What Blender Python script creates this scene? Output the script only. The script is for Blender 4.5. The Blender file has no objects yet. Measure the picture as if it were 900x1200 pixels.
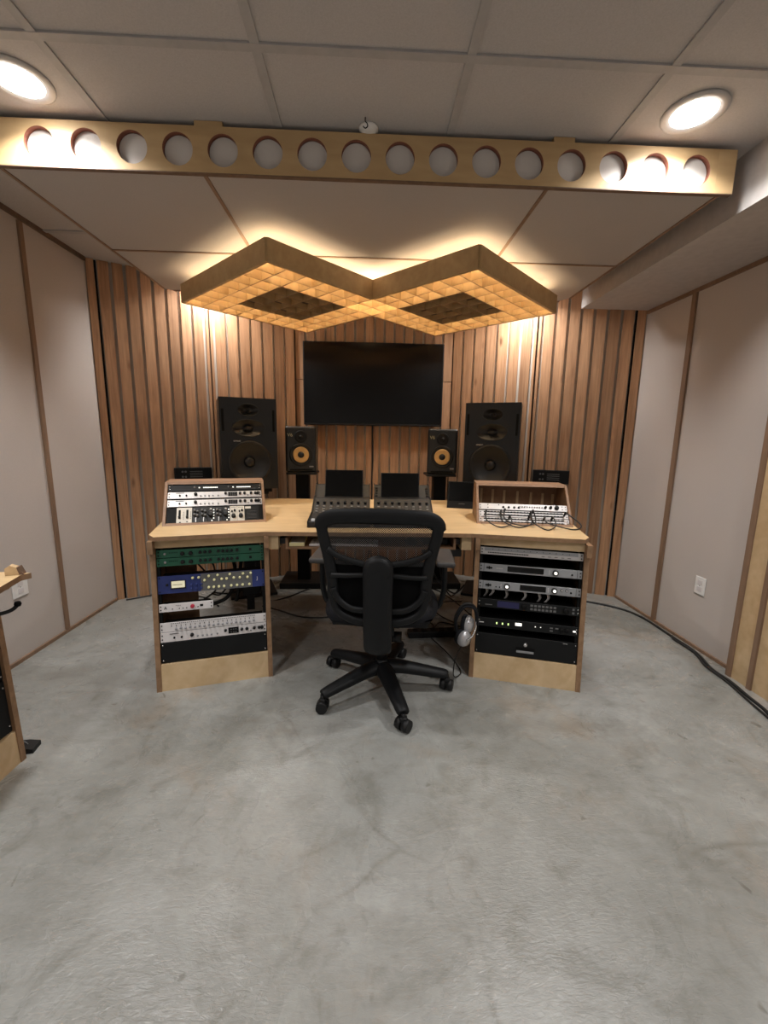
import bpy, bmesh, math, random
from mathutils import Vector, Matrix
random.seed(7)
PI = math.pi
rad = math.radians
scene = bpy.context.scene
COL = bpy.data.collections.new('studio'); scene.collection.children.link(COL)

# ------------------------------------------------------------------ materials
def new_mat(name):
    m = bpy.data.materials.new(name); m.use_nodes = True
    nt = m.node_tree; b = nt.nodes['Principled BSDF']
    return m, nt, b

def plain(name, col, rough=0.5, metal=0.0, emit=None, strength=0.0, spec=0.5, vary=0.06, scale=30.0, bump=0.0, coat=0.0):
    m, nt, b = new_mat(name)
    tc = nt.nodes.new('ShaderNodeTexCoord'); n = nt.nodes.new('ShaderNodeTexNoise')
    n.inputs['Scale'].default_value = scale; n.inputs['Detail'].default_value = 4
    nt.links.new(tc.outputs['Object'], n.inputs['Vector'])
    r = nt.nodes.new('ShaderNodeValToRGB')
    r.color_ramp.elements[0].position = 0.3; r.color_ramp.elements[1].position = 0.7
    r.color_ramp.elements[0].color = [c * (1 - vary) for c in col] + [1]
    r.color_ramp.elements[1].color = [min(1, c * (1 + vary)) for c in col] + [1]
    nt.links.new(n.outputs['Fac'], r.inputs['Fac']); nt.links.new(r.outputs['Color'], b.inputs['Base Color'])
    b.inputs['Roughness'].default_value = rough; b.inputs['Metallic'].default_value = metal
    b.inputs['Specular IOR Level'].default_value = spec
    b.inputs['Coat Weight'].default_value = coat
    if emit:
        b.inputs['Emission Color'].default_value = list(emit) + [1]; b.inputs['Emission Strength'].default_value = strength
    if bump:
        bp = nt.nodes.new('ShaderNodeBump'); bp.inputs['Strength'].default_value = bump; bp.inputs['Distance'].default_value = 0.002
        nt.links.new(n.outputs['Fac'], bp.inputs['Height']); nt.links.new(bp.outputs['Normal'], b.inputs['Normal'])
    return m

def wood(name, dark, light, grain=(40, 40, 2.0), rough=0.5, island=0.0, knots=False, spec=0.4):
    m, nt, b = new_mat(name)
    tc = nt.nodes.new('ShaderNodeTexCoord'); mp = nt.nodes.new('ShaderNodeMapping'); mp.inputs['Scale'].default_value = grain
    geo = nt.nodes.new('ShaderNodeNewGeometry')
    mul = nt.nodes.new('ShaderNodeVectorMath'); mul.operation = 'SCALE'; mul.inputs[0].default_value = (13.0, 7.0, 31.0)
    nt.links.new(geo.outputs['Random Per Island'], mul.inputs['Scale'])
    add = nt.nodes.new('ShaderNodeVectorMath'); add.operation = 'ADD'
    nt.links.new(tc.outputs['Object'], add.inputs[0]); nt.links.new(mul.outputs[0], add.inputs[1])
    nt.links.new(add.outputs[0], mp.inputs['Vector'])
    n1 = nt.nodes.new('ShaderNodeTexNoise'); n1.inputs['Scale'].default_value = 1.0; n1.inputs['Detail'].default_value = 5; n1.inputs['Distortion'].default_value = 1.2
    n2 = nt.nodes.new('ShaderNodeTexNoise'); n2.inputs['Scale'].default_value = 4.0; n2.inputs['Detail'].default_value = 3
    nt.links.new(mp.outputs[0], n1.inputs['Vector']); nt.links.new(mp.outputs[0], n2.inputs['Vector'])
    mx = nt.nodes.new('ShaderNodeMix'); mx.data_type = 'FLOAT'; mx.inputs[0].default_value = 0.35
    nt.links.new(n1.outputs['Fac'], mx.inputs[2]); nt.links.new(n2.outputs['Fac'], mx.inputs[3])
    r = nt.nodes.new('ShaderNodeValToRGB'); r.color_ramp.elements[0].position = 0.36; r.color_ramp.elements[1].position = 0.66
    r.color_ramp.elements[0].color = list(dark) + [1]; r.color_ramp.elements[1].color = list(light) + [1]
    nt.links.new(mx.outputs[0], r.inputs['Fac'])
    out = r.outputs['Color']
    if island:
        mr = nt.nodes.new('ShaderNodeMapRange'); mr.inputs['To Min'].default_value = 1 - island; mr.inputs['To Max'].default_value = 1 + island * 0.7
        nt.links.new(geo.outputs['Random Per Island'], mr.inputs['Value'])
        sc = nt.nodes.new('ShaderNodeVectorMath'); sc.operation = 'SCALE'
        nt.links.new(out, sc.inputs[0]); nt.links.new(mr.outputs[0], sc.inputs['Scale']); out = sc.outputs[0]
    if knots:
        mp2 = nt.nodes.new('ShaderNodeMapping'); mp2.inputs['Scale'].default_value = (6, 6, 2.0)
        nt.links.new(add.outputs[0], mp2.inputs['Vector'])
        v = nt.nodes.new('ShaderNodeTexVoronoi'); v.inputs['Scale'].default_value = 1.0
        nt.links.new(mp2.outputs[0], v.inputs['Vector'])
        kr = nt.nodes.new('ShaderNodeValToRGB'); kr.color_ramp.elements[0].position = 0.03; kr.color_ramp.elements[1].position = 0.10
        kr.color_ramp.elements[0].color = (0.35, 0.28, 0.22, 1); kr.color_ramp.elements[1].color = (1, 1, 1, 1)
        nt.links.new(v.outputs['Distance'], kr.inputs['Fac'])
        mm = nt.nodes.new('ShaderNodeVectorMath'); mm.operation = 'MULTIPLY'
        nt.links.new(out, mm.inputs[0]); nt.links.new(kr.outputs['Color'], mm.inputs[1]); out = mm.outputs[0]
    nt.links.new(out, b.inputs['Base Color'])
    b.inputs['Roughness'].default_value = rough; b.inputs['Specular IOR Level'].default_value = spec
    return m

def fabric(name, col, scale=420, vary=0.05, mott=0.05):
    m, nt, b = new_mat(name)
    tc = nt.nodes.new('ShaderNodeTexCoord')
    n = nt.nodes.new('ShaderNodeTexNoise'); n.inputs['Scale'].default_value = scale; n.inputs['Detail'].default_value = 2
    n2 = nt.nodes.new('ShaderNodeTexNoise'); n2.inputs['Scale'].default_value = 2.3; n2.inputs['Detail'].default_value = 4
    nt.links.new(tc.outputs['Object'], n.inputs['Vector']); nt.links.new(tc.outputs['Object'], n2.inputs['Vector'])
    r = nt.nodes.new('ShaderNodeValToRGB')
    r.color_ramp.elements[0].position = 0.3; r.color_ramp.elements[1].position = 0.7
    r.color_ramp.elements[0].color = [c * (1 - vary) for c in col] + [1]; r.color_ramp.elements[1].color = [c * (1 + vary) for c in col] + [1]
    nt.links.new(n.outputs['Fac'], r.inputs['Fac'])
    mr = nt.nodes.new('ShaderNodeMapRange'); mr.inputs['To Min'].default_value = 1 - mott; mr.inputs['To Max'].default_value = 1 + mott
    nt.links.new(n2.outputs['Fac'], mr.inputs['Value'])
    sc = nt.nodes.new('ShaderNodeVectorMath'); sc.operation = 'SCALE'
    nt.links.new(r.outputs['Color'], sc.inputs[0]); nt.links.new(mr.outputs[0], sc.inputs['Scale'])
    nt.links.new(sc.outputs[0], b.inputs['Base Color'])
    b.inputs['Roughness'].default_value = 0.95; b.inputs['Specular IOR Level'].default_value = 0.15
    bp = nt.nodes.new('ShaderNodeBump'); bp.inputs['Strength'].default_value = 0.25; bp.inputs['Distance'].default_value = 0.001
    nt.links.new(n.outputs['Fac'], bp.inputs['Height']); nt.links.new(bp.outputs['Normal'], b.inputs['Normal'])
    return m

def concrete():
    m, nt, b = new_mat('polished_concrete')
    tc = nt.nodes.new('ShaderNodeTexCoord')
    def noise(s, d=6, dist=0.0, rough=0.6):
        n = nt.nodes.new('ShaderNodeTexNoise'); n.inputs['Scale'].default_value = s; n.inputs['Detail'].default_value = d
        n.inputs['Distortion'].default_value = dist; n.inputs['Roughness'].default_value = rough
        nt.links.new(tc.outputs['Object'], n.inputs['Vector']); return n
    def ramp(src, stops):
        r = nt.nodes.new('ShaderNodeValToRGB'); e = r.color_ramp.elements
        while len(e) < len(stops): e.new(0.5)
        for i, (p, c) in enumerate(stops): e[i].position = p; e[i].color = list(c) + [1]
        nt.links.new(src, r.inputs['Fac']); return r
    def mix(a, c, fac, mode='MULTIPLY'):
        mx = nt.nodes.new('ShaderNodeMix'); mx.data_type = 'RGBA'; mx.blend_type = mode
        if isinstance(fac, float): mx.inputs[0].default_value = fac
        else: nt.links.new(fac, mx.inputs[0])
        nt.links.new(a, mx.inputs[6]); nt.links.new(c, mx.inputs[7]); return mx.outputs[2]
    big = ramp(noise(1.3, 7, 0.8).outputs['Fac'], [(0.3, (0.21, 0.211, 0.195)), (0.5, (0.288, 0.292, 0.278)), (0.68, (0.375, 0.382, 0.373))])
    med = ramp(noise(4.5, 8, 1.5, 0.65).outputs['Fac'], [(0.34, (0.74, 0.73, 0.70)), (0.47, (1, 1, 1)), (0.56, (1.0, 1.0, 1.0)), (0.68, (1.14, 1.15, 1.15))])
    c = mix(big.outputs['Color'], med.outputs['Color'], 0.8)
    rust = ramp(noise(1.9, 5, 0.4).outputs['Fac'], [(0.56, (1, 1, 1)), (0.68, (1.08, 0.92, 0.80))])
    c = mix(c, rust.outputs['Color'], 0.7)
    fine = ramp(noise(38, 5, 0.5).outputs['Fac'], [(0.3, (0.86, 0.86, 0.86)), (0.6, (1, 1, 1))])
    c = mix(c, fine.outputs['Color'], 0.6)
    # small dark scuffs
    sp = ramp(noise(11.0, 3, 0.5, 0.5).outputs['Fac'], [(0.70, (1, 1, 1)), (0.735, (0.55, 0.52, 0.48))])
    c = mix(c, sp.outputs['Color'], 0.75)
    # trowel streaks
    mp = nt.nodes.new('ShaderNodeMapping'); mp.inputs['Scale'].default_value = (2.2, 5, 1); mp.inputs['Rotation'].default_value = (0, 0, 0.6)
    nt.links.new(tc.outputs['Object'], mp.inputs['Vector'])
    ns = nt.nodes.new('ShaderNodeTexNoise'); ns.inputs['Scale'].default_value = 1.6; ns.inputs['Detail'].default_value = 7; ns.inputs['Distortion'].default_value = 2.5
    nt.links.new(mp.outputs[0], ns.inputs['Vector'])
    st = ramp(ns.outputs['Fac'], [(0.35, (0.89, 0.88, 0.86)), (0.5, (1, 1, 1)), (0.66, (1.0, 1.0, 1.0))])
    c = mix(c, st.outputs['Color'], 0.7)
    # hairline cracks
    wv = noise(1.1, 4, 0.0)
    ad = nt.nodes.new('ShaderNodeMix'); ad.data_type = 'VECTOR'; ad.inputs[0].default_value = 0.22
    nt.links.new(tc.outputs['Object'], ad.inputs[4]); nt.links.new(wv.outputs['Color'], ad.inputs[5])
    vo = nt.nodes.new('ShaderNodeTexVoronoi'); vo.feature = 'DISTANCE_TO_EDGE'; vo.inputs['Scale'].default_value = 0.75
    nt.links.new(ad.outputs[1], vo.inputs['Vector'])
    cr = ramp(vo.outputs['Distance'], [(0.0, (0.72, 0.70, 0.66)), (0.006, (1, 1, 1))])
    msk = ramp(noise(1.7, 2).outputs['Fac'], [(0.45, (0, 0, 0)), (0.6, (1, 1, 1))])
    c = mix(c, cr.outputs['Color'], msk.outputs['Color'])
    nt.links.new(c, b.inputs['Base Color'])
    rr = ramp(noise(3.2, 6, 1.0).outputs['Fac'], [(0.3, (0.20, 0.20, 0.20)), (0.7, (0.36, 0.36, 0.36))])
    nt.links.new(rr.outputs['Color'], b.inputs['Roughness'])
    b.inputs['Specular IOR Level'].default_value = 0.45
    mb = nt.nodes.new('ShaderNodeMapping'); mb.inputs['Scale'].default_value = (1, 2.6, 1); mb.inputs['Rotation'].default_value = (0, 0, -0.7)
    nt.links.new(tc.outputs['Object'], mb.inputs['Vector'])
    bn = noise(42, 5, 0.8); nt.links.new(mb.outputs[0], bn.inputs['Vector']); bp = nt.nodes.new('ShaderNodeBump'); bp.inputs['Strength'].default_value = 0.42; bp.inputs['Distance'].default_value = 0.004
    nt.links.new(bn.outputs['Fac'], bp.inputs['Height']); nt.links.new(bp.outputs['Normal'], b.inputs['Normal'])
    return m

def net(name, col):
    """woven chair mesh: threads with see-through holes"""
    m, nt, b = new_mat(name)
    b.inputs['Base Color'].default_value = list(col) + [1]; b.inputs['Roughness'].default_value = 0.7
    tc = nt.nodes.new('ShaderNodeTexCoord'); mp = nt.nodes.new('ShaderNodeMapping')
    mp.inputs['Rotation'].default_value = (0, rad(45), 0); mp.inputs['Scale'].default_value = (1, 1, 1)
    nt.links.new(tc.outputs['Object'], mp.inputs['Vector'])
    sp = nt.nodes.new('ShaderNodeSeparateXYZ'); nt.links.new(mp.outputs[0], sp.inputs[0])
    def ch(s):
        a = nt.nodes.new('ShaderNodeMath'); a.operation = 'MULTIPLY'; a.inputs[1].default_value = 2 * PI / 0.0062
        nt.links.new(s, a.inputs[0])
        c = nt.nodes.new('ShaderNodeMath'); c.operation = 'SINE'; nt.links.new(a.outputs[0], c.inputs[0])
        d = nt.nodes.new('ShaderNodeMath'); d.operation = 'GREATER_THAN'; d.inputs[1].default_value = -0.12; nt.links.new(c.outputs[0], d.inputs[0]); return d.outputs[0]
    mul = nt.nodes.new('ShaderNodeMath'); mul.operation = 'MULTIPLY'
    nt.links.new(ch(sp.outputs[0]), mul.inputs[0]); nt.links.new(ch(sp.outputs[2]), mul.inputs[1])
    tr = nt.nodes.new('ShaderNodeBsdfTransparent'); mx = nt.nodes.new('ShaderNodeMixShader')
    nt.links.new(mul.outputs[0], mx.inputs[0]); nt.links.new(b.outputs[0], mx.inputs[1]); nt.links.new(tr.outputs[0], mx.inputs[2])
    nt.links.new(mx.outputs[0], nt.nodes['Material Output'].inputs[0])
    return m

M = {}
M['ply'] = wood('birch_plywood', (0.50, 0.35, 0.19), (0.62, 0.46, 0.275), (7, 7, 7), 0.45)
M['ply_top'] = wood('birch_worktop', (0.55, 0.385, 0.20), (0.67, 0.49, 0.275), (2.0, 9, 7), 0.42)
M['ply_edge'] = wood('ply_edge', (0.20, 0.115, 0.06), (0.30, 0.18, 0.10), (14, 14, 14), 0.55)  # brown of ply edges; also paints shade on the lattice undersides
M['ply_beam'] = wood('birch_fascia', (0.46, 0.31, 0.155), (0.56, 0.39, 0.205), (2, 8, 8), 0.5)
M['rim'] = plain('reddish_cut_edge', (0.20, 0.065, 0.035), 0.6)
M['slat'] = wood('cedar_slat', (0.30, 0.155, 0.080), (0.49, 0.285, 0.160), (34, 34, 1.8), 0.5, island=0.22, knots=True)
M['lattice'] = wood('lattice_ply', (0.43, 0.285, 0.135), (0.53, 0.365, 0.185), (9, 9, 9), 0.5)
M['darkwood'] = wood('dark_block_wood', (0.085, 0.048, 0.026), (0.13, 0.075, 0.04), (20, 20, 20), 0.6)
M['walnut'] = wood('rack_box_wood', (0.21, 0.115, 0.06), (0.31, 0.175, 0.095), (10, 30, 10), 0.5)
M['trim'] = wood('brown_wall_trim', (0.20, 0.125, 0.08), (0.27, 0.17, 0.11), (20, 20, 2), 0.6)
M['dtrim'] = wood('dark_trim', (0.13, 0.08, 0.055), (0.19, 0.12, 0.08), (20, 20, 2), 0.6)
M['wall'] = fabric('wall_fabric', (0.52, 0.475, 0.445))
M['ceil'] = fabric('ceiling_tile', (0.48, 0.462, 0.455), scale=260, vary=0.06)
M['cloud'] = fabric('raft_fabric', (0.42, 0.39, 0.37))
M['batting'] = fabric('white_batting', (0.66, 0.63, 0.60))
M['tbar'] = plain('ceiling_tee', (0.40, 0.385, 0.38), 0.7)
M['back'] = fabric('slat_backing', (0.52, 0.47, 0.41))
M['soffit'] = plain('soffit_paint', (0.46, 0.43, 0.415), 0.75)
M['white_wall'] = plain('white_paint', (0.62, 0.60, 0.57), 0.7)
M['floor'] = concrete()
M['black'] = plain('black_plastic', (0.0075, 0.0075, 0.008), 0.5, spec=0.3)
M['chairblk'] = plain('chair_black', (0.0055, 0.006, 0.007), 0.5, spec=0.25)
M['chairfab'] = plain('chair_fabric', (0.009, 0.0095, 0.012), 0.9, spec=0.2, scale=300, vary=0.2)
M['headband'] = plain('chair_head_mesh', (0.005, 0.005, 0.0055), 0.85, spec=0.2)
M['pad'] = plain('armrest_grey', (0.04, 0.037, 0.037), 0.6)
M['net'] = net('chair_net', (0.012, 0.012, 0.013))
M['deep'] = plain('deep_black', (0.003, 0.003, 0.003), 0.6, spec=0.15)
M['spk'] = plain('speaker_black', (0.006, 0.0065, 0.0075), 0.36, scale=120)
M['cone'] = plain('cone_black', (0.006, 0.006, 0.0065), 0.45)
M['surround'] = plain('rubber_surround', (0.005, 0.005, 0.005), 0.55)
M['yellow'] = plain('yellow_cone', (0.62, 0.40, 0.16), 0.45, vary=0.1)
M['krk'] = plain('monitor_charcoal', (0.013, 0.0145, 0.017), 0.42, scale=200)
M['gold'] = plain('pale_gold', (0.55, 0.48, 0.28), 0.4)
M['glass'] = plain('screen_glass', (0.002, 0.002, 0.002), 0.16, spec=0.3)
M['tvglass'] = plain('tv_glass', (0.002, 0.002, 0.0025), 0.22, spec=0.35)
M['silver'] = plain('brushed_silver', (0.50, 0.48, 0.47), 0.45, metal=0.35, vary=0.04)
M['white'] = plain('white_faceplate', (0.66, 0.63, 0.63), 0.45, vary=0.03)
M['ivory'] = plain('ivory_module', (0.62, 0.58, 0.50), 0.5)
M['bluegrey'] = plain('grey_faceplate', (0.27, 0.275, 0.285), 0.45, metal=0.2)
M['green'] = plain('green_faceplate', (0.007, 0.085, 0.045), 0.45, vary=0.1)
M['blue'] = plain('blue_faceplate', (0.016, 0.030, 0.15), 0.45)
M['greyface'] = plain('mid_grey_face', (0.115, 0.115, 0.115), 0.5)
M['cream'] = plain('cream_knob', (0.80, 0.76, 0.42), 0.5)
M['meter'] = plain('meter_face', (0.80, 0.76, 0.55), 0.5, emit=(1.0, 0.92, 0.6), strength=0.25)
M['darkface'] = plain('dark_face', (0.007, 0.0075, 0.008), 0.5, spec=0.2)
M['bluelcd'] = plain('blue_lcd', (0.012, 0.012, 0.055), 0.3, emit=(0.06, 0.06, 0.5), strength=0.01)
M['led'] = plain('led_white', (0.9, 0.9, 0.85), 0.4, emit=(1, 0.95, 0.85), strength=1.2)
M['ledg'] = plain('led_green', (0.6, 0.9, 0.3), 0.4, emit=(0.7, 1.0, 0.35), strength=1.2)
M['red'] = plain('red_knob', (0.45, 0.02, 0.05), 0.4)
M['steel'] = plain('chrome', (0.62, 0.62, 0.63), 0.25, metal=0.9)
M['cupsilver'] = plain('silver_cup', (0.48, 0.48, 0.50), 0.3, metal=0.5)
M['plate'] = plain('outlet_white', (0.78, 0.77, 0.75), 0.4)
M['cable'] = plain('cable_black', (0.007, 0.007, 0.007), 0.55)
M['dgrey'] = plain('controller_grey', (0.018, 0.018, 0.019), 0.5, spec=0.3)
M['fcap'] = plain('fader_cap', (0.70, 0.71, 0.73), 0.4)
M['paper'] = plain('yellow_paper', (0.78, 0.70, 0.38), 0.8)
M['lamp'] = plain('lamp_diffuser', (0.9, 0.9, 0.9), 0.5, emit=(1.0, 0.97, 0.93), strength=30)
M['strip'] = plain('warm_led_strip', (0.9, 0.8, 0.6), 0.5, emit=(1.0, 0.77, 0.48), strength=32)
M['trimring'] = plain('lamp_trim', (0.5, 0.48, 0.47), 0.5)

# ------------------------------------------------------------------ mesh helpers
class MB:
    def __init__(s): s.bm = bmesh.new()
    def box(s, c, d, rot=None, bev=0.0, mi=0, seg=2):
        mt = Matrix.Translation(Vector(c)) @ (rot if rot is not None else Matrix.Identity(4)) @ Matrix.Diagonal((d[0], d[1], d[2], 1))
        r = bmesh.ops.create_cube(s.bm, size=1.0, matrix=mt); vs = r['verts']
        fs = set(f for v in vs for f in v.link_faces)
        for f in fs: f.material_index = mi
        if bev:
            es = list(set(e for v in vs for e in v.link_edges))
            r2 = bmesh.ops.bevel(s.bm, geom=es, offset=bev, segments=seg, profile=0.5, affect='EDGES')
            for f in r2['faces']: f.material_index = mi
        return s
    def b2(s, a, b, **k):
        return s.box([(a[i] + b[i]) / 2 for i in range(3)], [abs(b[i] - a[i]) for i in range(3)], **k)
    def lathe(s, prof, o=(0, 0, 0), axis='Z', n=24, mi=0, rot=None):
        """prof: (radius, height) pairs about the axis"""
        rings = []
        for r, h in prof:
            ring = []
            for i in range(n):
                a = 2 * PI * i / n; x, y = r * math.cos(a), r * math.sin(a)
                p = {'Z': (x, y, h), 'Y': (x, h, y), 'X': (h, x, y)}[axis]
                p = Vector(p)
                if rot is not None: p = rot @ p
                ring.append(s.bm.verts.new(p + Vector(o)))
            rings.append(ring)
        for a, b in zip(rings, rings[1:]):
            for i in range(n):
                f = s.bm.faces.new((a[i], a[(i + 1) % n], b[(i + 1) % n], b[i])); f.material_index = mi; f.smooth = True
        for ring in ((rings[-1],) if prof[-1][0] < .003 else (rings[0], rings[-1])):
            f = s.bm.faces.new(ring); f.material_index = mi
        return s
    def cyl(s, a, b, r, r2=None, n=16, mi=0):
        a, b = Vector(a), Vector(b); d = b - a
        q = d.to_track_quat('Z', 'Y').to_matrix().to_4x4()
        return s.lathe([(r, 0), (r if r2 is None else r2, d.length)], o=a, n=n, mi=mi, rot=q.to_3x3())
    def tube(s, pts, r, n=8, mi=0, closed=False, b=None, ref=None):
        """tube along pts; r (in-plane) and b (across) may be lists; ref = fixed cross axis"""
        pts = [Vector(p) for p in pts]; N = len(pts); rings = []
        up = None
        for i, p in enumerate(pts):
            if closed: t = pts[(i + 1) % N] - pts[i - 1]
            else: t = pts[min(i + 1, N - 1)] - pts[max(i - 1, 0)]
            t.normalize()
            if ref is not None: w = Vector(ref)
            else:
                if up is None: up = Vector((0, 0, 1)) if abs(t.z) < 0.9 else Vector((1, 0, 0))
                w = up
            side = t.cross(w)
            if side.length < 1e-5: side = Vector((1, 0, 0))
            side.normalize(); w2 = side.cross(t); w2.normalize()
            if ref is None: up = w2
            ra = r[i] if isinstance(r, (list, tuple)) else r
            rb = (b[i] if isinstance(b, (list, tuple)) else b) if b is not None else ra
            rings.append([s.bm.verts.new(p + side * ra * math.cos(2 * PI * k / n) + w2 * rb * math.sin(2 * PI * k / n)) for k in range(n)])
        pr = list(zip(rings, rings[1:] + ([rings[0]] if closed else [])))
        for a, c in pr:
            for i in range(n):
                f = s.bm.faces.new((a[i], a[(i + 1) % n], c[(i + 1) % n], c[i])); f.smooth = True; f.material_index = mi
        if not closed:
            for ring in (rings[0], rings[-1]):
                f = s.bm.faces.new(ring); f.material_index = mi
        return s
    def prism(s, poly, h0, h1, axis='Z', mi=0, rim=None):
        """extrude a 2D polygon; axis Z: poly=(x,y); axis X: poly=(y,z); axis Y: poly=(x,z)"""
        def P(p, h): return {'Z': (p[0], p[1], h), 'X': (h, p[0], p[1]), 'Y': (p[0], h, p[1])}[axis]
        lo = [s.bm.verts.new(P(p, h0)) for p in poly]; hi = [s.bm.verts.new(P(p, h1)) for p in poly]
        for f in (s.bm.faces.new(lo), s.bm.faces.new(hi)): f.material_index = mi
        n = len(poly)
        for i in range(n):
            f = s.bm.faces.new((lo[i], lo[(i + 1) % n], hi[(i + 1) % n], hi[i])); f.material_index = mi if rim is None else rim
        return s
    def build(s, name, mats, parent=None, loc=None):
        bmesh.ops.recalc_face_normals(s.bm, faces=s.bm.faces)
        me = bpy.data.meshes.new(name); s.bm.to_mesh(me); s.bm.free()
        for m in (mats if isinstance(mats, (list, tuple)) else [mats]): me.materials.append(m)
        o = bpy.data.objects.new(name, me); COL.objects.link(o)
        if parent is not None: o.parent = parent
        if loc: o.location = loc
        return o

def holed_plate(g, cells, yf, yb, rim=1, n=32):
    """cells: (x0, x1, z0, z1, cx, cz, rx, rz) rectangles each with an elliptical hole"""
    bm = g.bm
    for (x0, x1, z0, z1, cx, cz, rx, rz) in cells:
        cor = [math.atan2(zz - cz, xx - cx) % (2 * PI) for xx in (x0, x1) for zz in (z0, z1)]
        an = sorted(set([round(2 * PI * i / n, 6) for i in range(n)] + [round(c, 6) for c in cor])); ci, ou = [], []
        for a in an:
            c, d = math.cos(a), math.sin(a); t = 1e9
            if c > 1e-9: t = min(t, (x1 - cx) / c)
            if c < -1e-9: t = min(t, (x0 - cx) / c)
            if d > 1e-9: t = min(t, (z1 - cz) / d)
            if d < -1e-9: t = min(t, (z0 - cz) / d)
            q = 1 / math.sqrt((c / rx) ** 2 + (d / rz) ** 2)
            ci.append((cx + q * c, cz + q * d)); ou.append((cx + t * c, cz + t * d))
        V = lambda L, y: [bm.verts.new((p[0], y, p[1])) for p in L]
        cf, of, cb, ob = V(ci, yf), V(ou, yf), V(ci, yb), V(ou, yb); m = len(an)
        for i in range(m):
            j = (i + 1) % m
            bm.faces.new((cf[i], cf[j], of[j], of[i])); bm.faces.new((cb[i], cb[j], ob[j], ob[i]))
            f = bm.faces.new((cf[i], cf[j], cb[j], cb[i])); f.material_index = rim; f.smooth = True
    bmesh.ops.remove_doubles(bm, verts=bm.verts, dist=1e-5)
    return g

def spline(pts, n=8, closed=False):
    pts = [Vector(p) for p in pts]; N = len(pts); out = []
    rng = range(N) if closed else range(N - 1)
    for i in rng:
        if closed: p0, p1, p2, p3 = pts[i - 1], pts[i], pts[(i + 1) % N], pts[(i + 2) % N]
        else: p0, p1, p2, p3 = pts[max(i - 1, 0)], pts[i], pts[i + 1], pts[min(i + 2, N - 1)]
        for k in range(n):
            t = k / n
            out.append(0.5 * ((2 * p1) + (p2 - p0) * t + (2 * p0 - 5 * p1 + 4 * p2 - p3) * t * t + (3 * p1 - p0 - 3 * p2 + p3) * t ** 3))
    if not closed: out.append(pts[-1])
    return out

def tag(o, label, cat, group=None, kind=None):
    o['label'] = label; o['category'] = cat
    if group: o['group'] = group
    if kind: o['kind'] = kind
    return o
def thing(name, label, cat, loc=(0, 0, 0), rz=0.0, group=None, rx=0.0):
    o = bpy.data.objects.new(name, None); COL.objects.link(o); o.empty_display_size = 0.05
    o.location = loc; o.rotation_euler = (rx, 0, rz)
    return tag(o, label, cat, group)
def struct(o, label=None):
    o['kind'] = 'structure'
    if label: o['label'] = label
    return o
def lab(o, l): o['label'] = l; return o
def text_mesh(name, body, size, mat, parent, loc, rot=(PI / 2, 0, 0), depth=0.0006, squash=1.0):
    cu = bpy.data.curves.new(name, 'FONT'); cu.body = body; cu.size = size; cu.extrude = depth; cu.align_x = 'CENTER'; cu.align_y = 'CENTER'
    t = bpy.data.objects.new(name + '_tmp', cu); COL.objects.link(t)
    dg = bpy.context.evaluated_depsgraph_get(); me = bpy.data.meshes.new_from_object(t.evaluated_get(dg))
    bpy.data.objects.remove(t); bpy.data.curves.remove(cu)
    me.materials.clear(); me.materials.append(mat)
    o = bpy.data.objects.new(name, me); COL.objects.link(o); o.parent = parent; o.location = loc; o.rotation_euler = rot; o.scale = (squash, 1, 1)
    return o

# ------------------------------------------------------------------ room numbers
XL, XR = -1.835, 1.964
YB, CZ = -2.6, 2.325
A, B = (-1.835, 3.034), (-0.605, 3.67)      # left angled wall (front face of the slats)
B2, A2 = (0.717, 3.69), (1.964, 3.093)      # right angled wall

# floor / walls / ceiling
MB().prism([(XL - .15, YB - .15), (XR + .15, YB - .15), (XR + .15, 4.0), (XL - .15, 4.0)], -0.1, 0.0).build('floor', M['floor'])['kind'] = 'structure'
struct(MB().b2((XL - .12, YB, 0), (XL, 3.12, CZ)).build('wall_left', M['wall']))
struct(MB().b2((XR, YB, 0), (XR + .12, 3.2, CZ)).build('wall_right', M['wall']))
struct(MB().b2((XL - .12, YB - .12, 0), (XR + .12, YB, CZ)).build('wall_rear', M['white_wall']))
struct(MB().prism([(XL - .12, 3.12), (-1.86, 3.10), (-.63, 3.745), (.74, 3.765), (1.99, 3.165), (XR + .12, 3.165), (XR + .12, 4.0), (XL - .12, 4.0)], 0, CZ).build('wall_front', M['dtrim']))
struct(MB().b2((XL - .15, YB - .15, CZ), (XR + .15, 4.0, CZ + .1)).build('ceiling', M['ceil']))
# a pale door on the wall behind the camera
struct(MB().b2((-.95, YB, 0), (-.05, YB + .04, 2.03)).build('door_1', M['plate']))
# ceiling tees
g = MB()
for x in (-1.585, -.96, -.335, .30, .92): g.b2((x - .014, YB, CZ - .006), (x + .014, 3.6, CZ))
for y in (-2.19, -1.58, -.97, -.36, .24, .85, 1.46, 2.07, 2.68, 3.29): g.b2((XL, y - .014, CZ - .007), (XR, y + .014, CZ - .001))
struct(g.build('trim_1', M['tbar']))
# soffit along the right wall
struct(MB().b2((1.475, YB, 2.11), (XR, 3.07, CZ)).build('ceiling_soffit', M['soffit']))
struct(MB().b2((XR - .016, 0.5, 2.09), (XR, 3.08, 2.11)).build('trim_2', M['trim']))
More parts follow.
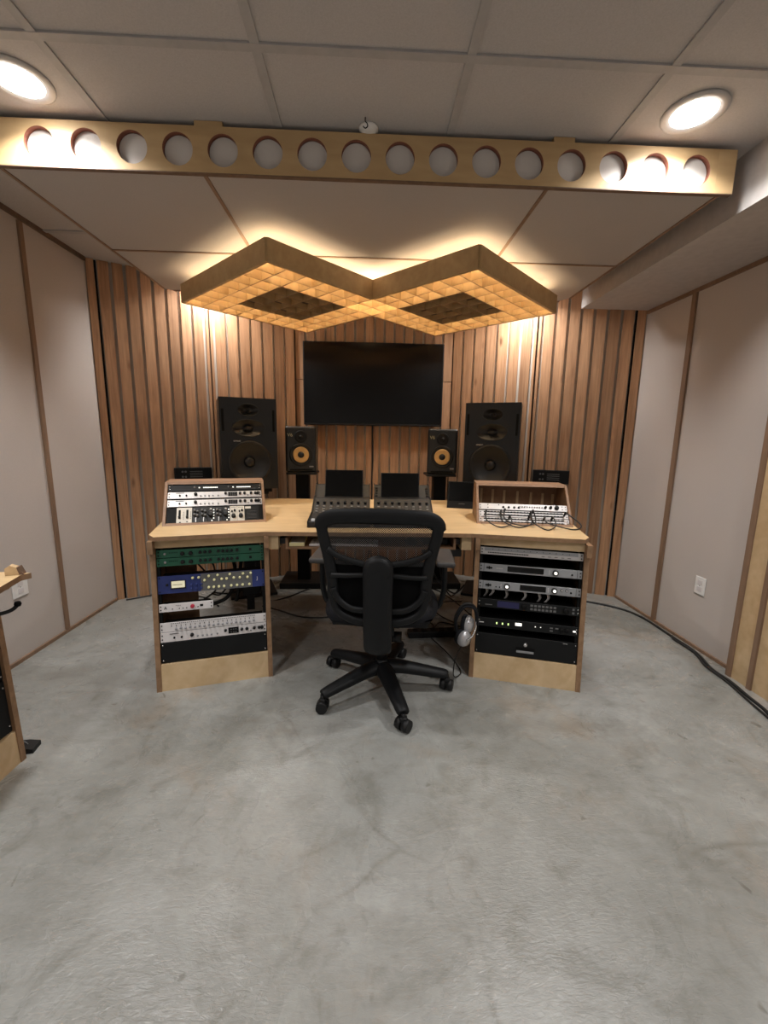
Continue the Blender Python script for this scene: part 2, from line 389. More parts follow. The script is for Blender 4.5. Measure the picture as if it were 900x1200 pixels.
# left wall trims
for i, y in enumerate((2.51, 1.28, .05)):
    struct(MB().b2((XL, y - .014, .022), (XL + .012, y + .014, CZ - .03)).build('trim_%d' % (3 + i), M['trim']))
struct(MB().b2((XL, YB, CZ - .024), (XL + .014, 3.03, CZ)).build('trim_6', M['dtrim']))
struct(MB().b2((XL, YB, 0), (XL + .012, 3.03, .02)).build('baseboard_left', M['trim']))
struct(MB().b2((XR - .012, 2.0, 0), (XR, 3.08, .018)).build('baseboard_right', M['trim']))
struct(MB().b2((XR - .012, 2.622, .018), (XR, 2.658, 2.09)).build('trim_7', M['trim']))
# plywood jamb on the right
struct(MB().b2((XR - .055, 0.9, 0), (XR, 1.965, 2.09)).build('door_2', M['ply']), 'plywood jamb panels')
struct(MB().b2((XR - .062, 1.955, 0), (XR, 1.985, 2.09)).build('trim_8', M['trim']))
struct(MB().b2((XR - .066, 1.835, 0), (XR - .05, 1.858, 2.09)).build('trim_9', M['trim']))
struct(MB().b2((XR - .066, 1.70, 0), (XR - .05, 1.735, 2.09)).build('trim_10', M['trim']))

# ------------------------------------------------------------------ slatted wall panels
def slat_panel(P, Q, z0, z1, label, pitch=.0815, gap=.019, left_edge=.05, right_edge=.03, group=None, seam=None, dark=0):
    d = Vector((Q[0] - P[0], Q[1] - P[1])); L = d.length; ang = math.atan2(d.y, d.x)
    t = thing('slat_panel', label, 'wall panel', (P[0], P[1], z0), ang, group)
    H = z1 - z0
    MB().b2((0.004, .024, 0), (L - .004, .034, H)).build('backing', M['back'], t)
    if left_edge: MB().b2((.002, -.004, 0), (left_edge, .024, H)).build('edge_board', M['slat'], t)
    if right_edge: MB().b2((L - right_edge, -.004, 0), (L - .002, .024, H)).build('edge_board', M['slat'], t)
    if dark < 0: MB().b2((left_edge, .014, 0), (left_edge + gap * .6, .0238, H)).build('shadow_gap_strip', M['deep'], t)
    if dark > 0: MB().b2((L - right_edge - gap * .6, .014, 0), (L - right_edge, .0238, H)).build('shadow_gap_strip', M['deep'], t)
    s = MB(); x = left_edge + gap
    span = L - right_edge - gap - x; n = max(1, round(span / pitch)); p = (span + gap) / n
    for i in range(n):
        x0 = x + i * p
        s.b2((x0, 0, 0), (x0 + p - gap, .0235, H))
    s.build('slats', M['slat'], t)
    return t
def lerp(P, Q, t): return (P[0] + (Q[0] - P[0]) * t, P[1] + (Q[1] - P[1]) * t)
JL = lerp(A, B, .535); JR = lerp(A2, B2, .527)
slat_panel((XL + .004, 3.036), lerp(A, B, .53), 0.0, CZ - .002, 'outer left angled panel of brown wooden slats beside the left fabric wall', left_edge=.045, right_edge=.02, dark=-1)
slat_panel(JL, (B[0] + .0, B[1]), 0.0, CZ - .002, 'inner left angled panel of wooden slats between the outer left panel and the television wall', left_edge=.02, right_edge=.07)
slat_panel((B[0] + .005, 3.70), (.040, 3.70), 0, 1.68, 'flat slat panel below the television, left of the black cable', left_edge=.075, right_edge=.05)
slat_panel((.048, 3.70), (B2[0] - .005, 3.70), 0, 1.68, 'flat slat panel below the television, right of the black cable', left_edge=.05, right_edge=.075)
slat_panel((B[0] + .005, 3.70), (B2[0] - .005, 3.70), 1.685, CZ - .002, 'upper flat slat panel behind and above the television', left_edge=.075, right_edge=.075)
slat_panel(B2, JR, 0, CZ - .002, 'inner right angled panel of wooden slats behind the right black speakers', left_edge=.07, right_edge=.02)
slat_panel(lerp(A2, B2, .52), (A2[0] - .004, A2[1]), 0, CZ - .002, 'outer right angled panel of wooden slats beside the right fabric wall', left_edge=.02, right_edge=.055, dark=1)

# black connector plates on the slats
def wall_box(P, Q, tc, zc, w, h, label):
    d = Vector((Q[0] - P[0], Q[1] - P[1])); ang = math.atan2(d.y, d.x); c = lerp(P, Q, tc)
    n = Vector((math.sin(ang), -math.cos(ang)))
    t = thing('connector_plate', label, 'connector panel', (c[0] + n.x * .001, c[1] + n.y * .001, zc), ang, 'black connector plates on the slat walls')
    MB().box((0, -.018, 0), (w, .036, h), bev=.002).build('box', M['black'], t)
    MB().box((0, -.0385, 0), (w * .94, .004, h * .9)).build('face', M['darkface'], t)
    for r in (-1, 1):
        for q in (-.29, -.21): MB().lathe([(.0075, 0), (.0075, -.006), (.004, -.006), (.004, -.002)], o=(q * w, -.0405, r * h * .2), axis='Y', n=12).build('jack', M['greyface'], t)
    g = MB()
    for k in range(4): g.box((.07 * w, -.041, (k - 1.5) * h * .14), (w * .34, .002, h * .05))
    g.build('printed_lines', M['greyface'], t)
wall_box(A, B, .41, .915, .262, .097, 'black connector plate on the left slat wall above the tabletop rack box with silver units')
wall_box(B2, A2, .605, .922, .270, .105, 'black connector plate on the right slat wall above the half-empty tabletop rack box')

# ------------------------------------------------------------------ ceiling raft with perforated fascia
raft = thing('ceiling_raft', 'large pale fabric acoustic raft hung under the ceiling with a plywood fascia of round holes', 'acoustic panel', (0, 0, 2.16))
g = MB(); y0, y1 = 1.800, 3.10
poly = [(-1.36, y0), (1.375, y0), (1.375, 3.03), (1.32, 3.10), (-1.30, 3.12), (-1.36, 3.07)]
g.prism(poly, .004, .130); g.build('fabric_core', M['cloud'], raft)
MB().b2((-1.40, 1.7905, -.002), (1.385, 1.7995, .1475)).build('batting', M['batting'], raft)
g = MB()
for a, b in (((-1.362, y0), (-1.350, 3.07)), ((1.365, y0), (1.377, 3.03)), ((-.622, y0), (-.608, 2.485)), ((.680, y0), (.694, 2.485))):
    g.b2((a[0], a[1], .0), (b[0], b[1], .006))
g.b2((-1.36, 2.484, .0), (1.375, 2.498, .0065)); g.b2((-1.31, 3.10, 0), (1.33, 3.116, .006))
g.build('seam_trim', M['trim'], raft)
# fascia plate with 16 holes
def fascia():
    g = MB(); bm = g.bm; z0, z1 = -.004, .146; zc, R, s = .070, .0545, .1626; x0 = -1.187; yf, yb = 1.770, 1.790
    xs0 = x0 - s / 2
    for k in range(16):
        cx = x0 + k * s
        corners = [math.atan2((z1 if sz > 0 else z0) - zc, sx * s / 2) % (2 * PI) for sx in (-1, 1) for sz in (-1, 1)]
        an = sorted(set([round(2 * PI * i / 32, 6) for i in range(32)] + [round(c, 6) for c in corners]))
        ci, ou = [], []
        for a in an:
            c, d = math.cos(a), math.sin(a); t = 1e9
            if abs(c) > 1e-9: t = min(t, (s / 2) / abs(c))
            if d > 1e-9: t = min(t, (z1 - zc) / d)
            if d < -1e-9: t = min(t, (z0 - zc) / d)
            ci.append((cx + R * c, zc + R * d)); ou.append((cx + t * c, zc + t * d))
        V = lambda L, y: [bm.verts.new((p[0], y, p[1])) for p in L]
        cf, of, cb, ob = V(ci, yf), V(ou, yf), V(ci, yb), V(ou, yb); n = len(an)
        for i in range(n):
            j = (i + 1) % n
            bm.faces.new((cf[i], cf[j], of[j], of[i])); bm.faces.new((cb[i], cb[j], ob[j], ob[i]))
            f = bm.faces.new((cf[i], cf[j], cb[j], cb[i])); f.material_index = 1; f.smooth = True
    xe = x0 + 15.5 * s
    bmesh.ops.remove_doubles(bm, verts=bm.verts, dist=1e-5)
    g.b2((-1.44, yf, z0), (xs0, yb, z1)); g.b2((xe, yf, z0), (1.405, yb, z1))
    g.b2((-1.44, yf + .0005, z0 - .003), (1.405, yb, z0 + .0005), mi=2)
    g.b2((-1.44, yf + .0005, z1 - .0005), (1.405, yb, z1 + .001), mi=0)
    g.b2((-.635, yf, z1), (-.535, yb, z1 + .017)); g.b2((.69, yf, z1), (.77, yb, z1 + .017))
    g.build('perforated_fascia', [M['ply_beam'], M['rim'], M['dtrim']], raft)
fascia()

hk = thing('ceiling_hook', 'small dark ceiling hook with a round white washer above the middle of the fascia', 'hook', (-.016, 1.72, CZ))
MB().tube(spline([(0, 0, 0), (0, 0, -.012), (.006, 0, -.018), (.008, 0, -.028), (0, 0, -.034), (-.008, 0, -.028)], 5), .002).build('hook', M['black'], hk)
MB().lathe([(.036, -.001), (.036, -.007), (.02, -.018), (.006, -.02)], o=(.012, .052, 0), n=24).build('washer', M['plate'], hk)

# ------------------------------------------------------------------ lattice light
lz = 2.0; cell = .117; side = 8 * cell
lat = thing('lattice_light', 'double diamond plywood lattice pendant glowing warm above the television', 'ceiling light', (0.024, 2.81, lz))
def rot45(x, y): c = math.sqrt(.5); return (x * c - y * c, x * c + y * c)
hd = side / math.sqrt(2)
off = 3 * cell * math.sqrt(2)
def board(g, p, q, z0, z1, th):
    v = Vector((q[0] - p[0], q[1] - p[1])); m = Matrix.Rotation(math.atan2(v.y, v.x), 4, 'Z')
    g.box(((p[0] + q[0]) / 2, (p[1] + q[1]) / 2, (z0 + z1) / 2), (v.length, th, z1 - z0), rot=m)
Hh = .105
fr = MB()
outl = []
for sx in (-1, 1):
    cx = sx * off
    F, Bk, O, I = (cx, -hd), (cx, hd), (cx + sx * hd, 0), (cx - sx * hd, 0)
    # inner corner stops at the crossing with the other diamond
    xf = (0, -(hd - off)); xb = (0, hd - off)
    board(fr, F, O, 0, Hh, .016); board(fr, O, Bk, 0, Hh, .016)
    board(fr, F, xf, 0, Hh, .016); board(fr, Bk, xb, 0, Hh, .016)
fr.build('frame', M['lattice'], lat)
def to_world(sx, i, j):   # grid corner i,j (0..8) of one diamond
    x, y = rot45((i - 4) * cell, (j - 4) * cell); return (x + sx * off, y)
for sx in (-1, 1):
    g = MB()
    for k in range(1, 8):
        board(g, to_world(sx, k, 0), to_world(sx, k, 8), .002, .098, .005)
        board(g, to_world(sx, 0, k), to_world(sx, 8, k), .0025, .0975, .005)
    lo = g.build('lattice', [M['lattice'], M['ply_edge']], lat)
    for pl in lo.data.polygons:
        if pl.normal.z < -.9: pl.material_index = 1   # undersides coloured dark, painting in their unlit look against the glowing cells
    # closed centre with stepped blocks
    g = MB()
    c = to_world(sx, 4, 4); m = Matrix.Rotation(PI / 4, 4, 'Z')
    g.box((c[0], c[1], .088), (4 * cell, 4 * cell, .02), rot=m)
    for i in range(2, 6):
        for j in range(2, 6):
            p = to_world(sx, i + .5, j + .5); h = random.choice([.012, .03, .045])
            g.box((p[0], p[1], .079 - h / 2), (cell * .93, cell * .93, h), rot=m)
    g.build('diffuser_blocks', M['darkwood'], lat)
# warm strips lying on top of the border cells
for sx in (-1, 1):
    g = MB()
    def st(a, b):
        board(g, to_world(sx, *a), to_world(sx, *b), .083, .088, .012)
    for e0, e1 in ((.42, 7.58), (1.5, 6.5)):
        st((e0, e0), (e0, e1)); st((e0, e0), (e1, e0)); st((e1, e0), (e1, e1)); st((e0, e1), (e1, e1))
    g.build('led_strip', M['strip'], lat)
for sx in (-1, 1):
    for yy in (-.35, .35): MB().cyl((sx * off, yy, .095), (sx * off, yy, .163), .004, n=8).build('hanger_rod', M['steel'], lat)

# ------------------------------------------------------------------ recessed lights
def can(x, y, label, p=14.0):
    t = thing('recessed_light', label, 'ceiling light', (x, y, CZ), 0, None)
    MB().lathe([(.100, -.001), (.100, -.006), (.092, -.010), (.072, -.008), (.070, -.001)], n=40).build('trim_ring', M['trimring'], t)
    MB().lathe([(.070, -.004), (.068, -.0065), (.001, -.0065)], n=40).build('diffuser', M['lamp'], t)
    ld = bpy.data.lights.new('downlight_lamp', 'AREA'); ld.shape = 'DISK'; ld.size = .13; ld.energy = p; ld.color = (1.0, .98, .96); ld.spread = rad(142)
    lo = bpy.data.objects.new('lamp', ld); COL.objects.link(lo); lo.parent = t; lo.location = (0, 0, -.013)
P1 = 15.0
can(-1.135, 1.625, 'round recessed ceiling light at the left end of the perforated fascia', 11.5)
can(1.115, 1.625, 'round recessed ceiling light at the right end of the perforated fascia', 11.5)
can(-1.12, 3.262, 'round recessed ceiling light over the gap behind the left end of the ceiling raft', 10.0)
can(1.13, 3.25, 'round recessed ceiling light over the gap behind the right end of the ceiling raft', 10.0)
for i, (x, y) in enumerate(((-1.1, .1), (1.1, .1), (-1.1, -1.4), (1.1, -1.4))):
    can(x, y, 'round recessed ceiling light behind the camera position', 12.0 if i < 2 else 11.0)
    bpy.context.view_layer.update()
for o in COL.objects:
    if o.name.startswith('recessed_light') and 'behind' in o.get('label', ''): o['group'] = 'recessed lights behind the camera'

# ------------------------------------------------------------------ television
tv = thing('television', 'large black wall-mounted flat television on the slatted wall', 'television', (.049, 3.62, 1.64))
MB().box((0, .022, 0), (1.155, .045, .665), bev=.006).build('bezel', M['black'], tv)
MB().box((0, -.0015, .006), (1.135, .003, .636)).build('screen', M['tvglass'], tv)
MB().box((0, -.003, -.322), (1.13, .004, .010)).build('lower_strip', M['dgrey'], tv)
MB().box((0, .061, 0), (.4, .035, .3)).build('wall_mount', M['black'], tv)
tag(MB().tube(spline([(.045, 3.655, 1.34), (.045, 3.672, 1.25), (.05, 3.675, 1.05), (.043, 3.672, .85), (.04, 3.66, .6), (.02, 3.6, .2), (-.05, 3.45, .008)], 8), .006).build('power_cable', M['cable']),
    'black cable hanging from the television between the two lower slat panels', 'cable')

# ------------------------------------------------------------------ speakers
def big_speaker(x, y, z, rz, label, lit):
    t = thing('main_speaker', label, 'speaker', (x, y, z), rz, 'large three-way main speakers')
    W, H, D = .385, .640, .34
    MB().box((0, D / 2 + .018, H / 2), (W, D - .036, H), bev=.003).build('cabinet', M['spk'], t)
    wz = .195
    x0, x1 = -W / 2, W / 2
    g = holed_plate(MB(), [(x0, x1, .001, .352, 0, wz, .143, .143), (x0, x1, .352, .498, 0, .432, .112, .060), (x0, x1, .498, H - .001, 0, .556, .070, .042)], 0, .036, rim=0, n=48)
    for a, b in (((x0, 0, .001), (x0 + .001, .036, H - .001)), ((x1 - .001, 0, .001), (x1, .036, H - .001)), ((x0, 0, H - .002), (x1, .036, H - .001)), ((x0, 0, .001), (x1, .036, .002))): g.b2(a, b)
    g.build('baffle', M['spk'], t)
    w = MB().lathe([(.150, -.001), (.146, -.008), (.136, -.009), (.128, -.002), (.118, .006), (.050, .030), (.001, .032)], o=(0, 0, wz), axis='Y', n=48).build('woofer', M['cone'], t)
    MB().lathe([(.038, .024), (.034, .014), (.020, .006), (.001, .003)], o=(0, 0, wz), axis='Y', n=28).build('dust_cap', M['spk'], w)
    def horn(name, z, sx, sz, R0):
        o = MB().lathe([(R0, -.001), (R0 * .97, -.004), (R0 * .90, .000), (R0 * .62, .016), (R0 * .42, .027), (R0 * .36, .030), (.0005, .030)], axis='Y', n=48).build(name, M['spk'], t)
        o.location = (0, 0, z); o.scale = (sx, 1, sz); return o
    o = horn('midrange_horn', .432, 1.16, .62, .100)
    MB().lathe([(.030, .029), (.027, .020), (.012, .014), (.001, .013)], axis='Y', n=24).build('midrange_dome', M['cone'], o)
    o = horn('tweeter_horn', .556, 1.15, .68, .064)
    MB().lathe([(.012, .029), (.009, .022), (.001, .020)], axis='Y', n=16).build('tweeter_dome', M['cone'], o)
    for s in (-1, 1): MB().box((s * (W / 2 - .022), -.001, .485), (.016, .003, .15)).build('port_slot', M['deep'], t)
    text_mesh('lettering', 'GENELEC', .012, M['plate'], t, (-.082, -.0012, .342))
    MB().box((0, D / 2, -.012), (.30, .30, .024)).build('isolation_pad', M['deep'], t)
    # column behind the desk
    st = thing('speaker_column', ('black column stand carrying the left main speaker' if lit < 0 else 'black column stand carrying the right main speaker'), 'speaker stand', (x, y, 0), rz, 'columns under the main speakers')
    MB().b2((-.13, .05, z - .044), (.13, .33, z - .0245)).build('top_plate', M['black'], st)
    MB().b2((-.06, .12, .02), (.06, .25, z - .044)).build('column', M['black'], st)
    MB().b2((-.17, .02, 0), (.17, .36, .02), bev=.004).build('base', M['black'], st)
big_speaker(-.832, 3.060, .828, rad(21), 'tall black three-way main speaker on the left, beside the small left monitor', -1)
big_speaker(.892, 3.050, .826, rad(-21), 'tall black three-way main speaker on the right, beside the small right monitor', 1)

def small_monitor(x, y, z, rz, label, side):
    t = thing('studio_monitor', label, 'speaker', (x, y, z), rz, 'small monitors with yellow cones')
    W, H, D = .232, .350, .25
    MB().box((0, D / 2, H / 2), (W, D, H), bev=.018, seg=3).build('cabinet', M['krk'], t)
    MB().lathe([(.088, 0), (.085, -.005), (.074, -.006), (.066, -.001)], o=(0, -.001, .135), axis='Y', n=40).build('woofer_surround', M['surround'], t)
    wf = MB().lathe([(.061, -.004), (.058, -.008), (.030, .002), (.026, .002)], o=(0, -.003, .135), axis='Y', n=40).build('woofer', M['yellow'], t)
    MB().lathe([(.026, -.002), (.020, -.009), (.008, -.013), (.001, -.013)], o=(0, -.003, .135), axis='Y', n=24).build('dust_cap', M['cone'], wf)
    MB().lathe([(.047, 0), (.044, -.004), (.030, -.001), (.012, .003)], o=(0, -.001, .272), axis='Y', n=32).build('tweeter_plate', M['black'], t)
    MB().lathe([(.013, -.002), (.009, -.008), (.001, -.010)], o=(0, -.002, .272), axis='Y', n=16).build('tweeter', M['surround'], t)
    text_mesh('logo', 'V6', .036, M['gold'], t, (-.080, -.0015, .283))
    MB().b2((.062, -.0018, .040), (.094, 0, .050)).build('badge', M['bluegrey'], t)
    MB().box((0, -.002, .020), (.17, .006, .012)).build('port', M['deep'], t)
    s = thing('monitor_stand', 'black floor stand under the small %s monitor' % side, 'speaker stand', (x, y, 0), 0, 'floor stands behind the desk')
    MB().b2((-.115, -.01, z - .018), (.115, .22, z - .001), bev=.003).build('top_plate', M['black'], s)
    MB().b2((-.052, .05, .05), (.048, .15, z - .018)).build('column', M['deep'], s)
    MB().b2((-.185, -.04, 0), (.185, .28, .05), bev=.006).build('base', M['black'], s)
small_monitor(-.508, 3.30, .935, rad(9), 'small charcoal monitor with yellow cone left of the television', 'left')
small_monitor(.585, 3.30, .932, rad(-9), 'small charcoal monitor with yellow cone right of the television', 'right')

# ------------------------------------------------------------------ desk
ZT = .745
desk = thing('studio_desk', 'wide plywood desk top spanning the two rack cabinets', 'desk', (0, 0, 0))
poly = [(-.965, 1.905), (-.495, 2.035), (.52, 2.02), (1.035, 1.905), (1.075, 1.95), (1.235, 2.62), (.78, 3.17), (-.78, 3.19), (-1.19, 2.62), (-1.010, 1.955)]
MB().prism(poly, ZT - .020, ZT, rim=1).build('desktop', [M['ply_top'], M['ply_edge']], desk)
g = MB(); g.b2((-.484, 2.055, .652), (-.436, 2.30, ZT - .020)); g.build('hanging_block', M['ply'], desk)
g = MB(); g.b2((.480, 2.055, .652), (.530, 2.30, ZT - .020)); g.build('hanging_block', M['ply'], desk)
kt = MB(); kt.b2((-.405, 2.075, .648), (.455, 2.42, .660)); 
kt.b2((-.405, 2.075, .66), (-.393, 2.42, .705)); kt.b2((.443, 2.075, .66), (.455, 2.42, .705)); 
kt = kt.build('keyboard_tray', M['walnut'], desk)
g = MB(); g.b2((-.436, 2.09, .672), (-.405, 2.42, .70)); g.b2((.455, 2.09, .672), (.480, 2.42, .70)); g.build('slide_rail', M['dgrey'], desk)
MB().b2((.30, 2.13, .595), (.50, 2.33, .638), bev=.004).build('under_shelf_box', M['dgrey'], desk)

# rack cabinets -------------------------------------------------------------
LEAN = .12
RW = .532
def rack_cabinet(x, y, rz, label, group='rack cabinets of plywood', k=LEAN, ZT=ZT):
    t = thing('rack_cabinet', label, 'cabinet', (x, y, 0), rz, group)
    prof = [(0, 0), (k * .62, .62), (k * .64 - .004, .655), (k * .66 - .045, .665), (k * .66 - .045, ZT - .021), (.46, ZT - .021), (.46, 0)]
    for s in (0, 1):
        x0 = 0 if s == 0 else RW - .022
        MB().prism(prof, x0, x0 + .022, axis='X', rim=1).build('side_panel', [M['walnut'], M['ply_edge']], t)
    f = lambda z: k * z
    g = MB(); g.prism([(f(0) + .004, .0), (f(.128) + .004, .128), (f(.128) + .022, .128), (f(0) + .022, 0)], .022, RW - .022, axis='X'); g.build('kick_board', M['ply'], t)
    g = MB(); g.prism([(f(.680) + .004, .680), (f(ZT - .021) + .004, ZT - .021), (f(ZT - .021) + .022, ZT - .021), (f(.680) + .022, .680)], .022, RW - .022, axis='X'); g.build('header_board', M['ply'], t)
    MB().b2((.022, .04, .112), (RW - .022, .46, .128)).build('bottom_board', M['walnut'], t)
    for xx in (.023, RW - .037):
        g = MB(); g.prism([(f(.13) + .014, .130), (f(.678) + .014, .678), (f(.678) + .034, .678), (f(.13) + .034, .130)], xx, xx + .014, axis='X'); g.build('rack_rail', M['deep'], t)
    return t
LPOS = (-.984, 1.863); LANG = rad(14.8); RPOS = (.531, 1.979); RANG = rad(-16.)
cabL = rack_cabinet(*LPOS, LANG, 'left plywood rack cabinet under the desk holding green, blue and white units')
cabR = rack_cabinet(*RPOS, RANG, 'right plywood rack cabinet under the desk holding silver and black units')

# gear ----------------------------------------------------------------------
class Gear:
    """one rack unit; local x along the face, z up the face, y into the rack"""
    def __init__(s, base, ang, lean, z0, w0, w1, name, label, cat, face, x0=.0245, width=.483, depth=.22, group=None, ears=True, recess=0.010, chassis='deep'):
        v = Vector((-math.sin(ang), math.cos(ang), 0)); u = Vector((math.cos(ang), math.sin(ang), 0))
        wv = (Vector((0, 0, 1)) + v * lean).normalized(); nin = (v - Vector((0, 0, 1)) * lean).normalized()
        o = Vector((base[0], base[1], z0)) + u * x0 + wv * w0 + nin * recess
        s.t = thing(name, label, cat, o, ang, group, rx=-math.atan(lean))
        s.W, s.H = width, w1 - w0
        MB().b2((.016, .004, .003), (width - .016, depth, s.H - .003)).build('chassis', M[chassis], s.t)
        MB().b2((0, 0, .0008), (width, .004, s.H - .0008), bev=.0008, seg=1).build('faceplate', M[face], s.t)
        if ears:
            g = MB()
            for x in (.008, width - .008):
                for z in ((.3, .7) if s.H < .06 else (.12, .88)): g.lathe([(.0032, 0), (.0032, -.0018), (.001, -.002)], o=(x, 0, s.H * z), axis='Y', n=8)
            g.build('screws', M['deep'] if face != 'darkface' else M['steel'], s.t)
    def knob(s, x, z, r=.006, mat='black', h=.012, name='knob'):
        return MB().lathe([(r, 0), (r * .92, -h), (r * .5, -h - .001)], o=(x, -.0002, z), axis='Y', n=14).build(name, M[mat], s.t)
    def rect(s, x, z, w, h, mat='deep', name='display', d=.0015):
        return MB().b2((x - w / 2, -d, z - h / 2), (x + w / 2, 0.0005, z + h / 2)).build(name, M[mat], s.t)
    def marks(s, pts, w, h, mat='deep', name='buttons', d=.0022):
        g = MB()
        for x, z in pts: g.b2((x - w / 2, -d, z - h / 2), (x + w / 2, 0.0003, z + h / 2))
        return g.build(name, M[mat], s.t)
    def txt(s, b, x, z, size, mat='deep'): return text_mesh('lettering', b, size, M[mat], s.t, (x, -.0009, z))

KL = math.sqrt(1 + LEAN ** 2)
def LG(z0, z1, *a, **k): return Gear(LPOS, LANG, LEAN, 0, z0 * KL, z1 * KL, *a, **k)
def RG(z0, z1, *a, **k): return Gear(RPOS, RANG, LEAN, 0, z0 * KL, z1 * KL, *a, **k)

for z0, z1, w in ((.632, .671, 'upper'), (.592, .6315, 'lower')):
    gr = LG(z0, z1, 'preamp_unit', '%s of the two stacked green rack preamps at the top of the left cabinet' % w, 'rack unit', 'green', group='green rack preamps', depth=.12)
    H = gr.H
    gr.knob(.036, H * .5, .006, 'bluegrey', .004, 'badge')
    gr.marks([(.056 + .008 * i, H * .6) for i in range(5)], .003, .005, 'deep')
    for x in (.112, .148): gr.knob(x, H * .45, .0095)
    for x in (.19, .212, .234, .272, .292, .312, .332, .358): gr.knob(x, H * .5, .0072)
    gr.marks([(.19 + i * .012, H * .82) for i in range(15)], .004, .0015, 'greyface', 'printed_marks')
    gr.rect(.42, H * .5, .012, H * .3, 'darkface', 'switch')
bl = LG(.462, .548, 'channel_strip', 'blue and grey two-space rack unit with a meter and cream knobs', 'rack unit', 'blue', depth=.09)
H = bl.H
bl.marks([(.306, H * .5)], .236, H * .96, 'greyface', 'grey_panel', d=.0012)
bl.rect(.088, H * .48, .066, H * .46, 'black', 'meter_bezel', .004)
mt = bl.rect(.088, H * .50, .058, H * .36, 'meter', 'meter', .0052)
g = MB(); g.b2((.064, -.0060, H * .48), (.106, -.0052, H * .50)); g.build('needle', M['black'], mt)
for x, z in ((.152, .80), (.179, .80), (.205, .62), (.224, .84), (.248, .60), (.264, .86), (.282, .62), (.305, .62), (.320, .86), (.338, .64), (.366, .63), (.382, .84), (.402, .62), (.418, .84),
             (.222, .2), (.245, .2), (.268, .2), (.292, .2), (.325, .2), (.352, .2), (.378, .2), (.41, .2)):
    bl.knob(x, H * z, .0062, 'cream', .011)
for x in (.146, .168, .19):
    for z in (.2, .42): bl.knob(x, H * z, .005, 'blue', .010, 'blue_knob')
bl.knob(.040, H * .5, .006, 'black', .008, 'black_knob')
bl.txt('J', .448, H * .5, .022, 'white')
hw = LG(.375, .415, 'half_rack_unit', 'short white half-width rack unit with a pink-red knob', 'rack unit', 'white', width=.238, depth=.05)
H = hw.H
hw.knob(.146, H * .5, .0095, 'red', .012, 'red_knob')
for x in (.058, .088, .104, .120, .170): hw.knob(x, H * .35, .0025, 'deep', .004)
hw.rect(.186, H * .5, .014, .010); hw.txt('A', .028, H * .5, .020); hw.marks([(.075 + .006 * i, H * .72) for i in range(4)], .004, .0018, 'greyface', 'printed_marks')
mx = LG(.279, .3255, 'line_mixer', 'white rack unit with rows of small knobs, above the display unit in the left cabinet', 'rack unit', 'white', depth=.06)
H = mx.H
for i in range(18): mx.knob(.070 + i * .0208, H * .30 + .003 * (i % 2), .0052, 'bluegrey', .010)
mx.marks([(.050 + .0088 * i, H * .86) for i in range(44)], .0045, .0022, 'deep', 'printed_marks')
mx.marks([(.050 + .0208 * i, H * .62) for i in range(19)], .003, .006, 'darkface', 'buttons')
def fxunit(G, ear=True):
    H = G.H
    for x in (.060, .092): G.knob(x, H * .42, .0048, 'deep', .006)
    G.knob(.138, H * .55, .0085); G.knob(.290, H * .6, .0068)
    for x in (.378, .402, .437, .460): G.knob(x - .012, H * .55, .0072)
    G.knob(.462, H * .55, .0085)
    for x in (.163, .185, .205, .225, .252): G.knob(x, H * .35, .0045, 'bluegrey', .004, 'button')
    G.rect(.327, H * .52, .048, H * .62, 'deep', 'display'); G.marks([(.316 + .011 * i, H * (.35 + .28 * j)) for i in range(3) for j in range(2)], .006, .004, 'greyface', 'display_segments', d=.0022)
    G.marks([(.06, H * .82)], .04, .002, 'deep', 'printed_marks'); G.knob(.408, H * .3, .0035, 'greyface', .003, 'button')
fxunit(LG(.231, .2785, 'channel_strip', 'white one-space rack unit with a black display, above the black blank in the left cabinet', 'rack unit', 'white', depth=.06))
b = LG(.133, .229, 'blank_panel', 'tall black blank panel at the bottom of the left cabinet', 'rack panel', 'darkface', depth=.02)

